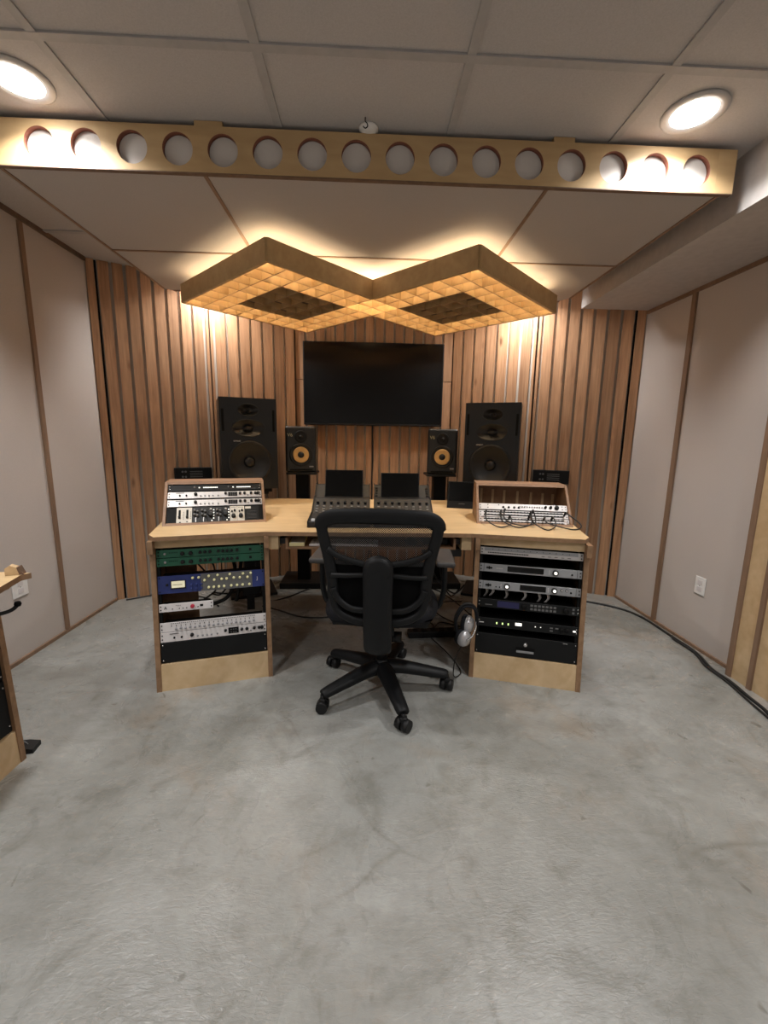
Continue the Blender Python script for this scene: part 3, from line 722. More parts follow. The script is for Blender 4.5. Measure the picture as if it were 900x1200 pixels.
# right cabinet
pb = RG(.634, .672, 'patch_unit', 'bright silver rack unit at the top of the right cabinet', 'rack unit', 'silver')
H = pb.H
pb.marks([(.04 + .0082 * i, H * .30) for i in range(24)] , .006, .005, 'darkface', 'jack_marks'); pb.rect(.24, H * .74, .44, H * .44, 'bluegrey', 'upper_face', .0012)
pb.marks([(.06 + .03 * i, H * .74) for i in range(13)], .004, .003, 'deep', 'printed_marks', d=.0018); pb.marks([(.30 + .03 * i, H * .25) for i in range(5)], .014, .002, 'deep', 'printed_lines')
for z0, z1, two, w in ((.547, .589, False, 'upper'), (.459, .502, True, 'lower')):
    G = RG(z0, z1, 'audio_interface', ('grey audio interface with one big white knob in the right cabinet' if not two else 'grey audio interface with two white knobs in the right cabinet'), 'rack unit', 'bluegrey', depth=.3, group='grey audio interfaces')
    H = G.H
    m = Matrix.Rotation(PI / 4, 4, 'Y')
    g = MB(); g.box((.048, -.0012, H * .5), (.013, .002, .013), rot=m); g.box((.058, -.0012, H * .5), (.009, .0018, .009), rot=m); g.box((.038, -.0012, H * .5), (.009, .0018, .009), rot=m); g.build('diamond_logo', M['deep'], G.t)
    g = MB(); g.b2((.021, -.0006, 0.002), (.0225, .001, H - .002)); g.b2((.4605, -.0006, .002), (.462, .001, H - .002)); g.build('edge_line', M['deep'], G.t)
    if not two:
        G.rect(.222, H * .52, .172, H * .64, 'glass', 'display'); kx = [.362]; G.marks([(.085 + .0065 * i, H * .5) for i in range(5)], .0045, .0045, 'silver', 'maker_mark')
    else:
        G.rect(.262, H * .52, .122, H * .62, 'glass', 'display'); kx = [.138, .362]
        for x in (.086, .104): G.knob(x, H * .35, .0035, 'deep', .003, 'jack')
        for x in (.396, .418): G.knob(x, H * .62, .0065, 'deep', .002, 'jack'); G.knob(x, H * .62, .0035, 'white', .005, 'button')
    for x in kx:
        k = G.knob(x, H * .5, .0145, 'black', .010, 'encoder')
        MB().lathe([(.0075, 0), (.0075, -.0015), (.001, -.002)], o=(x, -.0115, H * .5), axis='Y', n=16).build('cap', M['led'], k)
        G.marks([(x - .028 + (.0 if j < 3 else .008), H * (.3 + .2 * (j % 3))) for j in range(3)], .0035, .0035, 'white')
    G.knob(.438, H * .42, .0045, 'deep', .003, 'power_switch')
bu = RG(.366, .410, 'converter_unit', 'dark grey rack unit with a dim blue display in the right cabinet', 'rack unit', 'darkface', depth=.25)
H = bu.H
bu.rect(.150, H * .5, .105, H * .68, 'bluelcd', 'display'); bu.marks([(.055, H * .35)], .034, .004, 'greyface', 'maker_mark')
for x, r in ((.225, .013), (.42, .014)): bu.knob(x, H * .48, r, 'deep')
bu.marks([(.262 + .018 * i, H * (.3 + .4 * j)) for i in range(7) for j in range(2)], .012, .010, 'greyface', 'buttons'); bu.marks([(.455, H * (.3 + .4 * j)) for j in range(2)], .010, .010, 'greyface', 'buttons')
gn = RG(.268, .314, 'monitor_controller', 'black rack unit with three small green lights in the right cabinet', 'rack unit', 'darkface', depth=.25)
H = gn.H
for x in (.100, .128, .156): gn.rect(x, H * .5, .006, .009, 'ledg', 'indicator_light', .003)
gn.rect(.205, H * .6, .031, .014, 'led', 'white_label', .0015); gn.marks([(.285, H * .55), (.31, H * .55)], .004, .004, 'led', 'dots'); gn.rect(.025, H * .45, .022, .004, 'white', 'white_stripe')
gn.rect(.465, H * .5, .012, .007, 'led', 'white_button'); gn.marks([(.36, H * .6), (.36, H * .3), (.385, H * .6)], .014, .006, 'greyface', 'buttons')
for x in (.405, .43): gn.knob(x, H * .5, .009, 'deep')
dr = RG(.131, .235, 'lockable_unit', 'black lockable rack drawer at the bottom of the right cabinet', 'drawer', 'darkface', depth=.35, recess=.008)
H = dr.H
k = dr.knob(.243, H * .64, .010, 'steel', .006, 'lock'); dr.rect(.243, H * .40, .090, .022, 'deep', 'handle_recess', .0012)
dr.rect(.243, H * .30, .082, .009, 'bluegrey', 'handle', .008); dr.rect(.427, H * .92, .02, .003, 'steel', 'latch')

# ------------------------------------------------------------------ tabletop rack boxes
LT = .90; KT = math.sqrt(1 + LT ** 2)
def box_rack(x, y, rz, label, W=.510):
    t = thing('tabletop_rack', label, 'rack box', (x, y, ZT), rz, 'sloped tabletop rack boxes')
    h = .207
    prof = [(0, 0), (LT * h, h), (.36, h), (.36, 0)]
    for s in (0, 1):
        x0 = 0 if s == 0 else W - .013
        MB().prism(prof, x0, x0 + .013, axis='X').build('side_panel', M['walnut'], t)
    MB().prism([(LT * h - .004, h - .013), (LT * h + .008, h), (.36, h), (.36, h - .013)], .013, W - .013, axis='X').build('top_panel', M['walnut'], t)
    MB().prism([(.001, 0), (.012, .010), (.35, .010), (.35, 0)], .013, W - .013, axis='X').build('bottom_panel', M['walnut'], t)
    return t
TLP = (-1.036, 2.140); TLA = rad(16.2); TRP = (.612, 2.277); TRA = rad(-10)
tl = box_rack(*TLP, TLA, 'sloped wooden tabletop rack box full of gear on the left of the desk')
MB().b2((.013, .345, .010), (.497, .355, .194)).build('back_panel', M['deep'], tl)
tr = box_rack(*TRP, TRA, 'sloped wooden tabletop rack box with patch cables on the right of the desk')
g = MB()
g.b2((.013, .345, .010), (.497, .355, .194)); g.build('back_panel', M['walnut'], tr)
g = MB()
for i, x in enumerate((.04, .11, .18, .26, .34, .41, .47)):
    g.b2((x, .338, .07), (x + .014, .345, .160 - .004 * i))
g.build('vent_slots', M['ply'], tr)
def TG(P, Aa, w0, w1, *a, **k): return Gear(P, Aa, LT, ZT, w0, w1, *a, x0=k.pop('x0', .0145), width=k.pop('width', .481), depth=k.pop('depth', .012 if w0 < .03 else (.05 if w0 < .11 else .10)), recess=k.pop('recess', .010), **k)
G = TG(TLP, TLA, .224, .264, 'converter_unit', 'black rack unit with white lights at the top of the left tabletop box', 'rack unit', 'darkface'); H = G.H
G.marks([(.155, H * .5)] + [(.178 + .0085 * i, H * .5) for i in range(9)] + [(.330, H * .5)] + [(.352 + .0085 * i, H * .5) for i in range(9)], .0062, .0055, 'led', 'indicator_lights')
G.knob(.13, H * .55, .005, 'greyface', .004); G.knob(.305, H * .55, .005, 'greyface', .004)
G.marks([(.40, H * .2)], .10, .0015, 'greyface', 'printed_marks')
fxunit(TG(TLP, TLA, .174, .218, 'channel_strip', 'upper of two silver rack units in the left tabletop box', 'rack unit', 'silver', group='silver units in the left tabletop box'))
fxunit(TG(TLP, TLA, .122, .166, 'channel_strip', 'lower of two silver rack units in the left tabletop box', 'rack unit', 'silver', group='silver units in the left tabletop box'))
# 500 series modules
G = TG(TLP, TLA, .012, .118, 'module_frame', 'black frame for small upright modules in the lower left tabletop box', 'rack unit', 'deep', recess=.012)
def module(i, n, face, label, fn):
    w = .0375; Gm = TG(TLP, TLA, .014, .116, 'rack_module', label, 'audio module', face, x0=.0145 + .048 + i * w, width=w * n - .001, recess=.0078, ears=False, group='upright modules in the left tabletop box')
    fn(Gm); return Gm
def m_fader(G):
    for x in (.2, .70):
        G.rect(G.W * x, G.H * .58, .010, G.H * .52, 'deep', 'slot'); G.knob(G.W * x, G.H * .38, .006)
    G.marks([(G.W * x, G.H * (.3 + .1 * k)) for x in (.45, .92) for k in range(5)], .003, .003, 'deep', 'printed_marks'); G.marks([(G.W * .25, G.H * .1), (G.W * .7, G.H * .12)], .008, .004, 'deep', 'buttons')
def m_blk(G):
    for z in (.75, .5): G.knob(G.W * .3, G.H * z, .006, 'greyface'); G.knob(G.W * .7, G.H * (z - .06), .006, 'greyface')
    G.rect(G.W * .5, G.H * .22, .004, G.H * .26, 'silver', 'slot')
def m_big(G):
    G.knob(G.W * .45, G.H * .5, .015, 'black'); G.knob(G.W * .45, G.H * .83, .006, 'silver', .004, 'cap'); 
    G.marks([(G.W * .85, G.H * (.28 + .17 * k)) for k in range(4)] + [(G.W * .6, G.H * .14)], .005, .0055, 'led', 'lit_buttons')
def m_white(G):
    G.knob(G.W * .5, G.H * .34, .0115, 'black', .014); G.knob(G.W * .3, G.H * .63, .004, 'deep'); G.knob(G.W * .68, G.H * .68, .0055, 'deep'); G.marks([(G.W * (.2 + .15 * k), G.H * .9) for k in range(5)], .003, .002, 'deep', 'printed_marks')
def m_last(G):
    G.rect(G.W * .25, G.H * .86, .030, .014, 'ivory', 'white_label'); G.marks([(G.W * .5, G.H * (.2 + .07 * k)) for k in range(7)], .05, .001, 'greyface', 'grille_lines')
module(0, 2, 'ivory', 'pale double module with two faders at the left end of the module frame', m_fader)
module(2, 1, 'black', 'black module beside the pale fader module', m_blk)
module(3, 1, 'black', 'black small-knob module second right of the pale fader module', m_blk)
module(4, 1, 'black', 'black big-knob module left of centre in the module frame', m_big)
module(5, 1, 'black', 'narrow black module between the two big-knob modules', m_blk)
module(6, 1, 'black', 'black big-knob module left of the white pair', m_big)
module(7, 1, 'ivory', 'left of the two white narrow modules with black knobs', m_white)
module(8, 1, 'ivory', 'right of the two white narrow modules with black knobs', m_white)
module(9, 2, 'darkface', 'dark blank module with a small white label at the right end of the module frame', m_last)
# right box
G = TG(TRP, TRA, .104, .146, 'line_mixer', 'silver rack unit with a round knob in the right tabletop box', 'rack unit', 'silver'); H = G.H
for x in (.155, .185, .215, .24): G.knob(x - .02, H * .4, .0068, 'deep', .004, 'jack')
for i in range(11): G.knob(.225 + .0135 * i, H * .5, .0042, 'greyface', .006)
for x, r in ((.365, .007), (.392, .008), (.425, .0125)): G.knob(x, H * .5, r, 'darkface')
G.marks([(.05, H * .3), (.05, H * .75), (.455, H * .3), (.455, H * .75), (.11, H * .75)], .005, .005, 'deep', 'printed_marks')
pbs = []
for w0, w1, w in ((.056, .098, 'upper'), (.010, .053, 'lower')):
    G = TG(TRP, TRA, w0, w1, 'patchbay', '%s of the two striped patchbays in the right tabletop box' % w, 'patchbay', 'white', group='patchbays'); H = G.H
    G.rect(.2405, H * .74, .43, H * .18, 'darkface', 'label_strip', .0012); G.rect(.2405, H * .30, .43, H * .20, 'darkface', 'label_strip', .0012)
    g = MB()
    for i in range(24):
        for z in (.74, .30): g.lathe([(.0042, 0), (.0042, -.003), (.002, -.003)], o=(.035 + i * .0178, -.001, H * z), axis='Y', n=8)
    g.build('jack_sockets', M['deep'], G.t)
# patch cables
def boxpt(P, Aa, u, w, n):   # point on the sloped face; n metres out of it
    v = Vector((-math.sin(Aa), math.cos(Aa), 0)); ux = Vector((math.cos(Aa), math.sin(Aa), 0))
    wv = (Vector((0, 0, 1)) + v * LT).normalized(); no = -(v - Vector((0, 0, 1)) * LT).normalized()
    return Vector((P[0], P[1], ZT)) + ux * u + wv * w + no * n
def patch(u0, w0, u1, w1, side, sag, label, reach):
    a = boxpt(TRP, TRA, u0, w0, .0); b = boxpt(TRP, TRA, u1, w1, .0)
    a1 = boxpt(TRP, TRA, u0, w0, .035); b1 = boxpt(TRP, TRA, u1, w1, .035)
    t = thing('patch_cable', label, 'cable', a, 0, 'patch cables on the patchbays')
    m = (a1 + b1) / 2
    out = Vector((-math.sin(TRA) * -1, -math.cos(TRA), 0))
    p1 = a1 + out * reach * .55; p1.z = ZT + .03
    p2 = m + out * reach + Vector((side, 0, 0)); p2.z = ZT + .005
    p3 = b1 + out * reach * .55 + Vector((side, 0, 0)); p3.z = ZT + .02
    MB().tube([p - a for p in spline([a1, p1, p2, p3, b1], 10)], .0034).build('lead', M['cable'], t)
    g = MB(); g.cyl(a - a, a1 - a, .0058, n=10); g.build('plug', M['deep'], t)
    g = MB(); g.cyl(b - a, b1 - a, .0058, n=10); g.build('plug', M['deep'], t)
patch(.048, .065, .175, .04, .0, 0, 'black patch cable looping from the left end of the patchbays', .11)
patch(.130, .070, .280, .045, .0, 0, 'black patch cable looping in the middle of the patchbays', .10)
patch(.150, .080, .300, .078, .01, 0, 'second black patch cable crossing the middle of the patchbays', .060)
patch(.290, .070, .400, .04, .0, 0, 'black patch cable looping right of centre over the desk edge', .135)
patch(.360, .04, .470, .07, .07, 0, 'black patch cable bulging past the right end of the patchbays', .11)

# ------------------------------------------------------------------ control surfaces and tablets
def controller(x, y, rz, W, label, right):
    t = thing('fader_controller', label, 'control surface', (x, y, ZT), rz, 'dark grey fader controllers'); t.scale = (1, 1.22, 1)
    prof = [(0, .008), (0, .028), (.14, .048), (.235, .112), (.27, .118), (.335, .178), (.37, .178), (.37, .008)]
    MB().prism(prof, 0, W, axis='X').build('body', M['dgrey'], t)
    for s in (0, 1):
        x0 = -.004 if s == 0 else W
        MB().prism([(-.004, .004), (-.004, .034), (.14, .056), (.235, .120), (.27, .126), (.33, .186), (.375, .186), (.375, .004)], x0, x0 + .004, axis='X').build('side_cheek', M['black'], t)
    n = 8
    for i in range(n):
        xx = W * (i + .6) / (n + .2)
        MB().box((xx, .022 + .004 * (i % 3), .0355), (.018, .014, .014), bev=.002).build('fader_cap', M['fcap'], t)
    g = MB()
    for i in range(n):
        xx = W * (i + .6) / (n + .2); g.box((xx, .078, .0375), (.003, .12, .002), rot=Matrix.Rotation(math.atan(.113), 4, 'X'))
    g.build('fader_slots', M['deep'], t)
    rx = Matrix.Rotation(math.atan2(.064, .095), 3, 'X')
    for i in range(n):
        xx = W * (i + .6) / (n + .2)
        MB().lathe([(.0085, 0), (.0078, .012), (.004, .014)], o=(xx, .205, .0915), n=12, rot=rx).build('encoder', M['black'], t)
    g = MB()
    for i in range(n):
        xx = W * (i + .6) / (n + .2)
        for j in range(3): g.box((xx, .150 + .016 * j, .0555 + .0108 * j), (.013, .009, .004), rot=Matrix.Rotation(math.atan2(.064, .095), 4, 'X'))
    g.build('button_rows', M['greyface'], t)
    if right:
        g = MB()
        for xx in (.012, W - .012):
            for j in range(4): g.box((xx, .276 + .014 * j, .1245 + .0129 * j), (.014, .008, .006), rot=Matrix.Rotation(math.atan2(.055, .06), 4, 'X'))
        g.build('side_buttons', M['deep'], t)
    return t
controller(-.300, 2.135, rad(0), .315, 'dark grey fader controller on the desk with the left tablet standing on it', False)
controller(.040, 2.135, rad(-1), .322, 'dark grey fader controller on the desk with the right tablet standing on it', True)
def tablet(x, y, z, W, H, tilt, rz, label):
    t = thing('tablet', label, 'tablet computer', (x, y, z), rz, 'tablets on the fader controllers', rx=-tilt)
    MB().box((0, .004, H / 2), (W, .007, H), bev=.003).build('case', M['black'], t)
    MB().box((0, -.0001, H / 2), (W * .96, .002, H * .95)).build('screen', M['glass'], t)
tablet(-.133, 2.445, ZT + .121, .222, .163, rad(22), 0, 'left dark tablet leaning on the left fader controller')
tablet(.195, 2.445, ZT + .121, .226, .148, rad(22), rad(-1), 'right dark tablet leaning on the right fader controller')

# touchscreen right of the controllers
sc = thing('touch_screen', 'small black desktop screen beside the right tabletop rack box', 'screen', (.638, 2.79, ZT), rad(-17), rx=0)
g = MB(); g.prism([(0, .0), (.05, .175), (.062, .175), (.06, 0)], -.098, .098, axis='X'); g.build('housing', M['black'], sc)
g = MB(); g.prism([(.0135, .050), (.0485, .172), (.0505, .172), (.0155, .050)], -.088, .088, axis='X'); 
for v in g.bm.verts: v.co.y -= .0025
g.build('screen', M['glass'], sc)
g = MB(); g.prism([(.008, .028), (.0085, .033), (.0095, .033), (.0095, .028)], -.02, .02, axis='X')
for v in g.bm.verts: v.co.y -= .0022
g.build('logo_mark', M['greyface'], sc)

# keyboard, mouse and paper on the tray
kb = thing('computer_keyboard', 'silver computer keyboard on the pull-out tray, seen through the chair mesh', 'keyboard', (-.14, 2.085, .660), rad(-1))
MB().b2((-.15, 0, 0), (.20, .115, .010), bev=.003).build('case', M['white'], kb)
g = MB()
for r in range(5):
    for c in range(17): g.b2((-.143 + c * .0198, .008 + r * .0205, .010), (-.143 + c * .0198 + .0165, .008 + r * .0205 + .017, .0135))
g.build('keys', M['white'], kb)
ms = thing('computer_mouse', 'dark computer mouse on the tray right of the keyboard', 'mouse', (.235, 2.16, .660), 0)
MB().lathe([(.030, 0), (.031, .010), (.024, .024), (.008, .031), (.001, .032)], n=24).build('shell', M['dgrey'], ms); ms.scale = (1, 1.7, 1)
MB().lathe([(.004, 0), (.004, .004)], o=(0, .012, .0295), axis='Z', n=10).build('wheel', M['bluegrey'], ms)
ins = thing('effects_box', 'low black box with small controls beside the mouse on the tray', 'audio device', (.355, 2.13, .660), 0)
MB().b2((-.06, 0, 0), (.07, .12, .032), bev=.004).build('case', M['black'], ins)
g = MB()
for i in range(4): g.lathe([(.007, .032), (.006, .042)], o=(-.04 + .028 * i, .05, 0), n=10)
g.build('knobs', M['greyface'], ins)
pp = thing('paper_pad', 'yellow paper pad at the left end of the keyboard tray', 'notepad', (-.388, 2.085, .660), rad(3))
MB().b2((0, 0, 0), (.075, .20, .018)).build('pad', M['paper'], pp)
MB().b2((.003, .002, .018), (.071, .19, .020), rot=Matrix.Rotation(rad(4), 4, 'Z')).build('top_sheet', M['white'], pp)

# ------------------------------------------------------------------ office chair
ch = thing('office_chair', 'black mesh-back office chair seen from behind at the desk', 'chair', (.078, 1.888, 0), rad(-6))
# star base
for k in range(5):
    a = rad(-75 + 6 + 72 * k); R = .318
    dx, dy = math.cos(a), math.sin(a)
    pts = [(dx * .03, dy * .03, .120), (dx * .10, dy * .10, .116), (dx * .20, dy * .20, .100), (dx * (R - .02), dy * (R - .02), .083), (dx * R, dy * R, .078)]
    leg = MB().tube(spline(pts, 4), [.046 - .0014 * i for i in range(17)], n=12, b=[.034 - .0010 * i for i in range(17)]).build('base_leg', M['chairblk'], ch)
    cst = MB()
    ca = a + rad((35, -20, 80, 10, 50)[k]); cxv = Vector((math.cos(ca), math.sin(ca), 0)); c0 = Vector((dx * R, dy * R, .028))
    for s in (-1, 1):
        p = c0 + cxv * s * .004; q = c0 + cxv * s * .031
        cst.cyl(p, q, .028, .025, n=20)
    cst.cyl(c0 + Vector((0, 0, .012)), c0 + Vector((0, 0, .052)), .010, n=12)
    cst.box(c0 + Vector((0, 0, .024)), (.030, .030, .022), bev=.006)
    cst.build('caster', M['black'], leg)
MB().lathe([(.038, .085), (.048, .10), (.048, .128), (.034, .145), (.030, .16)], n=24).build('hub', M['chairblk'], ch)
MB().lathe([(.028, .15), (.028, .25), (.019, .25), (.019, .39)], n=20).build('gas_lift', M['black'], ch)
MB().b2((-.09, -.10, .355), (.09, .14, .405), bev=.010).build('tilt_mechanism', M['black'], ch)
MB().tube(spline([(.06, .02, .375), (.14, .02, .372), (.20, .02, .365)], 4), .006).build('lever', M['black'], ch)
g = MB(); g.cyl((.05, -.06, .30), (.095, -.06, .30), .024, n=16); g.b2((.03, -.08, .29), (.06, -.04, .36)); g.build('tension_knob', M['black'], ch)
# seat: rounded cushion with a waterfall shape
def cushion(name, mat, W, D, H, cz, cy, parent, wf=.02, nx=14, ny=14, pw=3.2):
    bm = bmesh.new(); top = []; bot = []
    for j in range(ny + 1):
        rt, rb = [], []
        for i in range(nx + 1):
            u = -1 + 2 * i / nx; v = -1 + 2 * j / ny
            # squircle mapping
            x = u * math.sqrt(max(0, 1 - v * v * .28)); y = v * math.sqrt(max(0, 1 - u * u * .28))
            e = max(0.0, 1 - max(abs(u), abs(v)) ** pw) ** .5
            dz = -.018 * (1 - abs(u) ** 2) * 0.5
            rt.append(bm.verts.new((x * W / 2, cy + y * D / 2, cz + H / 2 * e + dz * (e > 0))))
            rb.append(bm.verts.new((x * W / 2, cy + y * D / 2, cz - H / 2 * e)) if e > 1e-6 else rt[-1])
        top.append(rt); bot.append(rb)
    for j in range(ny):
        for i in range(nx):
            for L in (top, bot):
                q = [L[j][i], L[j][i + 1], L[j + 1][i + 1], L[j + 1][i]]
                try: f = bm.faces.new(q); f.smooth = True
                except ValueError: pass
    m = MB(); m.bm.free(); m.bm = bm
    return m.build(name, mat, parent)
cushion('seat', M['chairfab'], .52, .52, .12, .448, .015, ch)
MB().b2((-.21, -.17, .395), (.21, .25, .415), bev=.008).build('seat_pan', M['black'], ch)
# backrest
def yb(x, z):  # depth of back surface
    return -.262 - .055 * (z - .5) + .42 * x * x
fo = [(0, .906), (.10, .904), (.185, .896), (.226, .872), (.228, .83), (.212, .76), (.200, .70), (.190, .62), (.188, .56), (.170, .50), (.12, .468), (.05, .456)]
outl = fo + [(-x, z) for x, z in reversed(fo[1:])]
P3 = spline([(x, yb(x, z), z) for x, z in outl], 6, closed=True)
P3 = [Vector((p.x, yb(p.x, p.z), p.z)) for p in P3]
ra = [.023 + (.008 if p.z > .85 else 0) + (-.006 if p.z < .56 else 0) for p in P3]
MB().tube(P3, ra, n=12, closed=True, b=.011, ref=(0, 1, 0)).build('back_frame', M['chairblk'], ch)
def sheet(name, mat, z0, z1, wfun, parent, off=0.0, nx=16, nz=10, th=.0):
    bm = bmesh.new(); rows = []
    for j in range(nz + 1):
        z = z0 + (z1 - z0) * j / nz; w = wfun(z)
        rows.append([bm.verts.new((w * (-1 + 2 * i / nx), yb(w * (-1 + 2 * i / nx), z) + off, z)) for i in range(nx + 1)])
    for j in range(nz):
        for i in range(nx):
            f = bm.faces.new((rows[j][i], rows[j][i + 1], rows[j + 1][i + 1], rows[j + 1][i])); f.smooth = True
    if th: bmesh.ops.solidify(bm, geom=bm.faces[:], thickness=th)
    m = MB(); m.bm.free(); m.bm = bm
    return m.build(name, mat, parent)
def wf(z):
    ks = [(.45, .10), (.50, .170), (.56, .188), (.62, .190), (.70, .200), (.76, .212), (.83, .228), (.872, .224), (.905, .17)]
    for (a, wa), (b, wb) in zip(ks, ks[1:]):
        if z <= b: return wa + (wb - wa) * (z - a) / (b - a)
    return ks[-1][1]
sheet('net', M['net'], .70, .885, wf, ch, off=.004)
sheet('head_band', M['headband'], .872, .905, wf, ch, off=.002, th=.006)
sheet('lumbar_panel', M['headband'], .47, .715, lambda z: wf(z) * .97, ch, off=.016, th=.006)
# cross ribs
def rib(pts, r0, name='rib'):
    L = spline([(x, yb(x, z) - .010, z) for x, z in pts], 6)
    return MB().tube(L, r0, n=10, b=.009, ref=(0, 1, 0)).build(name, M['chairblk'], ch)
for s in (-1, 1):
    rib([(s * .205, .765), (s * .17, .742), (s * .11, .722), (s * .03, .706)], .013)
    rib([(s * .192, .655), (s * .14, .657), (s * .09, .662), (s * .02, .668)], .011)
    rib([(s * .186, .60), (s * .165, .555), (s * .12, .520), (s * .07, .512), (s * .01, .512)], .014)
# spine
sp = []
for z, w, y in ((.738, .030, -.282), (.728, .050, -.290), (.700, .060, -.298), (.65, .060, -.302), (.55, .058, -.304), (.45, .058, -.300), (.38, .058, -.285), (.335, .056, -.262), (.315, .050, -.20), (.345, .045, -.10)):
    sp.append((z, w, y))
g = MB(); L = spline([(0, y, z) for z, w, y in sp], 5); ws = []
wl = spline([(w, 0, 0) for z, w, y in sp], 5)
g.tube(L, [v.x for v in wl], n=16, b=.018, ref=None)
g.build('spine', M['chairblk'], ch)
MB().lathe([(.056, 0), (.054, -.010), (.04, -.014), (.001, -.015)], o=(0, -.303, .690), axis='Y', n=32).build('pivot_cap', M['chairblk'], ch)
for s in (-1, 1):
    arm = MB().tube(spline([(s * .20, .02, .405), (s * .262, .02, .425), (s * .285, .015, .50), (s * .285, .0, .60), (s * .283, .0, .655)], 6), .019, n=10, b=.013).build('armrest_post', M['chairblk'], ch)
    pd = MB(); pd.box((s * .280, .0, .668), (.082, .25, .026), bev=.012, seg=3); pd.build('armrest_pad', M['pad'], arm)

# ------------------------------------------------------------------ headphones on a hook at the right cabinet
hkp = thing('cabinet_hook', 'chrome hook on the left side of the right rack cabinet', 'hook', (.537, 1.955, .315))
MB().tube(spline([(.035, .022, 0), (0, .01, 0), (-.03, -.02, 0), (-.035, -.035, .006)], 5), .003).build('hook', M['steel'], hkp)
hp = thing('headphones', 'silver and black headphones hanging beside the right rack cabinet', 'headphones', (.498, 1.935, .352)); hp.scale = (.86, .86, .86)
L = spline([(-.055, .01, -.10), (-.066, .005, -.02), (-.035, 0, .055), (.01, 0, .068), (.045, 0, .035), (.055, -.005, -.04)], 8)
MB().tube(L, .011, n=10, b=.006, ref=(0, 1, 0)).build('headband', M['black'], hp)
L2 = [p + Vector((0, -.016, -.008)) for p in L]
MB().tube(L2, .006, n=8).build('head_pad', M['chairfab'], hp)
def cup(loc, rz, rx):
    o = MB().lathe([(.042, -.022), (.044, -.010), (.040, .0), (.032, .012), (.012, .020), (.001, .021)], axis='Y', n=28).build('ear_cup', M['cupsilver'], hp); o.location = loc; o.rotation_euler = (rx, 0, rz); o.scale = (1, -1, 1.15)
    c = MB().lathe([(.045, 0), (.048, .010), (.043, .024), (.028, .026)], axis='Y', n=28).build('ear_pad', M['chairfab'], o); c.location = (0, -.046, 0)
    c.location = (0, -.044, 0)
cup((-.010, -.02, -.135), rad(28), rad(8)); cup((.022, .012, -.06), rad(55), 0)
MB().tube(spline([(.050, -.008, -.03), (.045, -.02, -.07), (.02, -.045, -.105), (-.012, -.045, -.128)], 6), .005).build('yoke', M['steel'], hp)
tag(MB().tube(spline([(.48, 1.945, .19), (.452, 1.95, .12), (.445, 1.95, .03), (.47, 1.97, .008), (.50, 2.03, .006), (.47, 2.2, .006), (.40, 2.4, .006)], 8), .0028).build('headphone_cable', M['cable']), 'thin black cable dropping from the headphones to the floor', 'cable')

# ------------------------------------------------------------------ cables and boxes under the desk
def cable(pts, r, label, name='cable', n=8): return tag(MB().tube(spline(pts, n), r).build(name, M['cable']), label, 'cable')
cable([(-.74, 2.9, .006), (-.60, 2.82, .006), (-.45, 2.72, .006), (-.30, 2.70, .006), (-.15, 2.74, .006), (0, 2.72, .006)], .005, 'black cable lying across the floor left of the chair')
cable([(-.80, 2.98, .3), (-.75, 3.00, .02), (-.62, 3.05, .006), (-.50, 3.20, .006), (-.45, 3.26, .006)], .005, 'black cable running from the left cabinet to the left monitor stand')
cable([(1.20, 3.00, .006), (1.45, 3.05, .006), (1.66, 2.99, .006), (1.84, 2.86, .006), (1.915, 2.70, .006), (1.92, 2.42, .006), (1.915, 2.20, .006), (1.865, 2.03, .006), (1.862, 1.905, .006), (1.84, 1.78, .006), (1.82, 1.66, .006), (1.75, 1.50, .006), (1.7, 1.2, .006)], .0075, 'long black cable on the floor along the right wall')
cable([(1.925, 2.41, .010), (1.90, 2.36, .010), (1.90, 2.20, .010), (1.85, 2.05, .010), (1.84, 1.90, .008), (1.80, 1.70, .008), (1.76, 1.45, .008)], .005, 'thinner black cable beside the long cable near the right wall outlet')
cable([(-1.76, 3.02, .006), (-1.6, 3.12, .006), (-1.45, 3.14, .006), (-1.2, 3.06, .006), (-1.05, 2.9, .006)], .005, 'thin black cable along the foot of the left slat wall')
side_txt = ['nearest the chair', 'looping behind the headphones', 'crossing toward the slat wall', 'passing beside the right monitor stand', 'rising to the underside of the desk', 'hanging lowest beside the headphones', 'curling over the floor in front of the stand']
starts = [((.30, 2.55, .006), (.42, 2.50, .02), (.50, 2.62, .006), (.62, 2.55, .006)), ((.28, 2.75, .006), (.40, 2.85, .04), (.52, 2.7, .01), (.58, 2.5, .05)), ((.35, 3.0, .006), (.48, 2.85, .05), (.56, 2.7, .12), (.60, 2.5, .2)),
          ((.45, 3.2, .006), (.50, 3.0, .10), (.62, 2.9, .06), (.72, 2.7, .02)), ((.44, 2.5, .60), (.47, 2.52, .35), (.55, 2.60, .20), (.58, 2.50, .28)), ((.34, 2.35, .63), (.40, 2.36, .42), (.52, 2.38, .30), (.58, 2.36, .36)), ((.26, 2.62, .006), (.36, 2.70, .006), (.44, 2.58, .006), (.40, 2.48, .006))]
for s, p in zip(side_txt, starts): cable(p, .0045, 'black cable under the desk, ' + s, name='tangled_cable')['group'] = 'tangled cables under the desk'
ps = thing('power_strip', 'black power strip on the floor under the right side of the desk', 'power strip', (.42, 2.44, 0), rad(4))
MB().b2((-.16, -.03, 0), (.16, .03, .04), bev=.005).build('case', M['black'], ps)
for i in range(5): MB().b2((-.13 + .055 * i, -.018, .04), (-.10 + .055 * i, .018, .043)).build('socket', M['deep'], ps)
pa = thing('desk_pedal', 'low black foot pedal on the floor right of the chair', 'pedal', (.40, 2.88, 0), rad(-8))
MB().b2((-.09, -.05, 0), (.09, .08, .035), bev=.006).build('body', M['black'], pa)
MB().b2((-.07, -.045, .035), (.07, .06, .048), bev=.004).build('tread', M['deep'], pa)

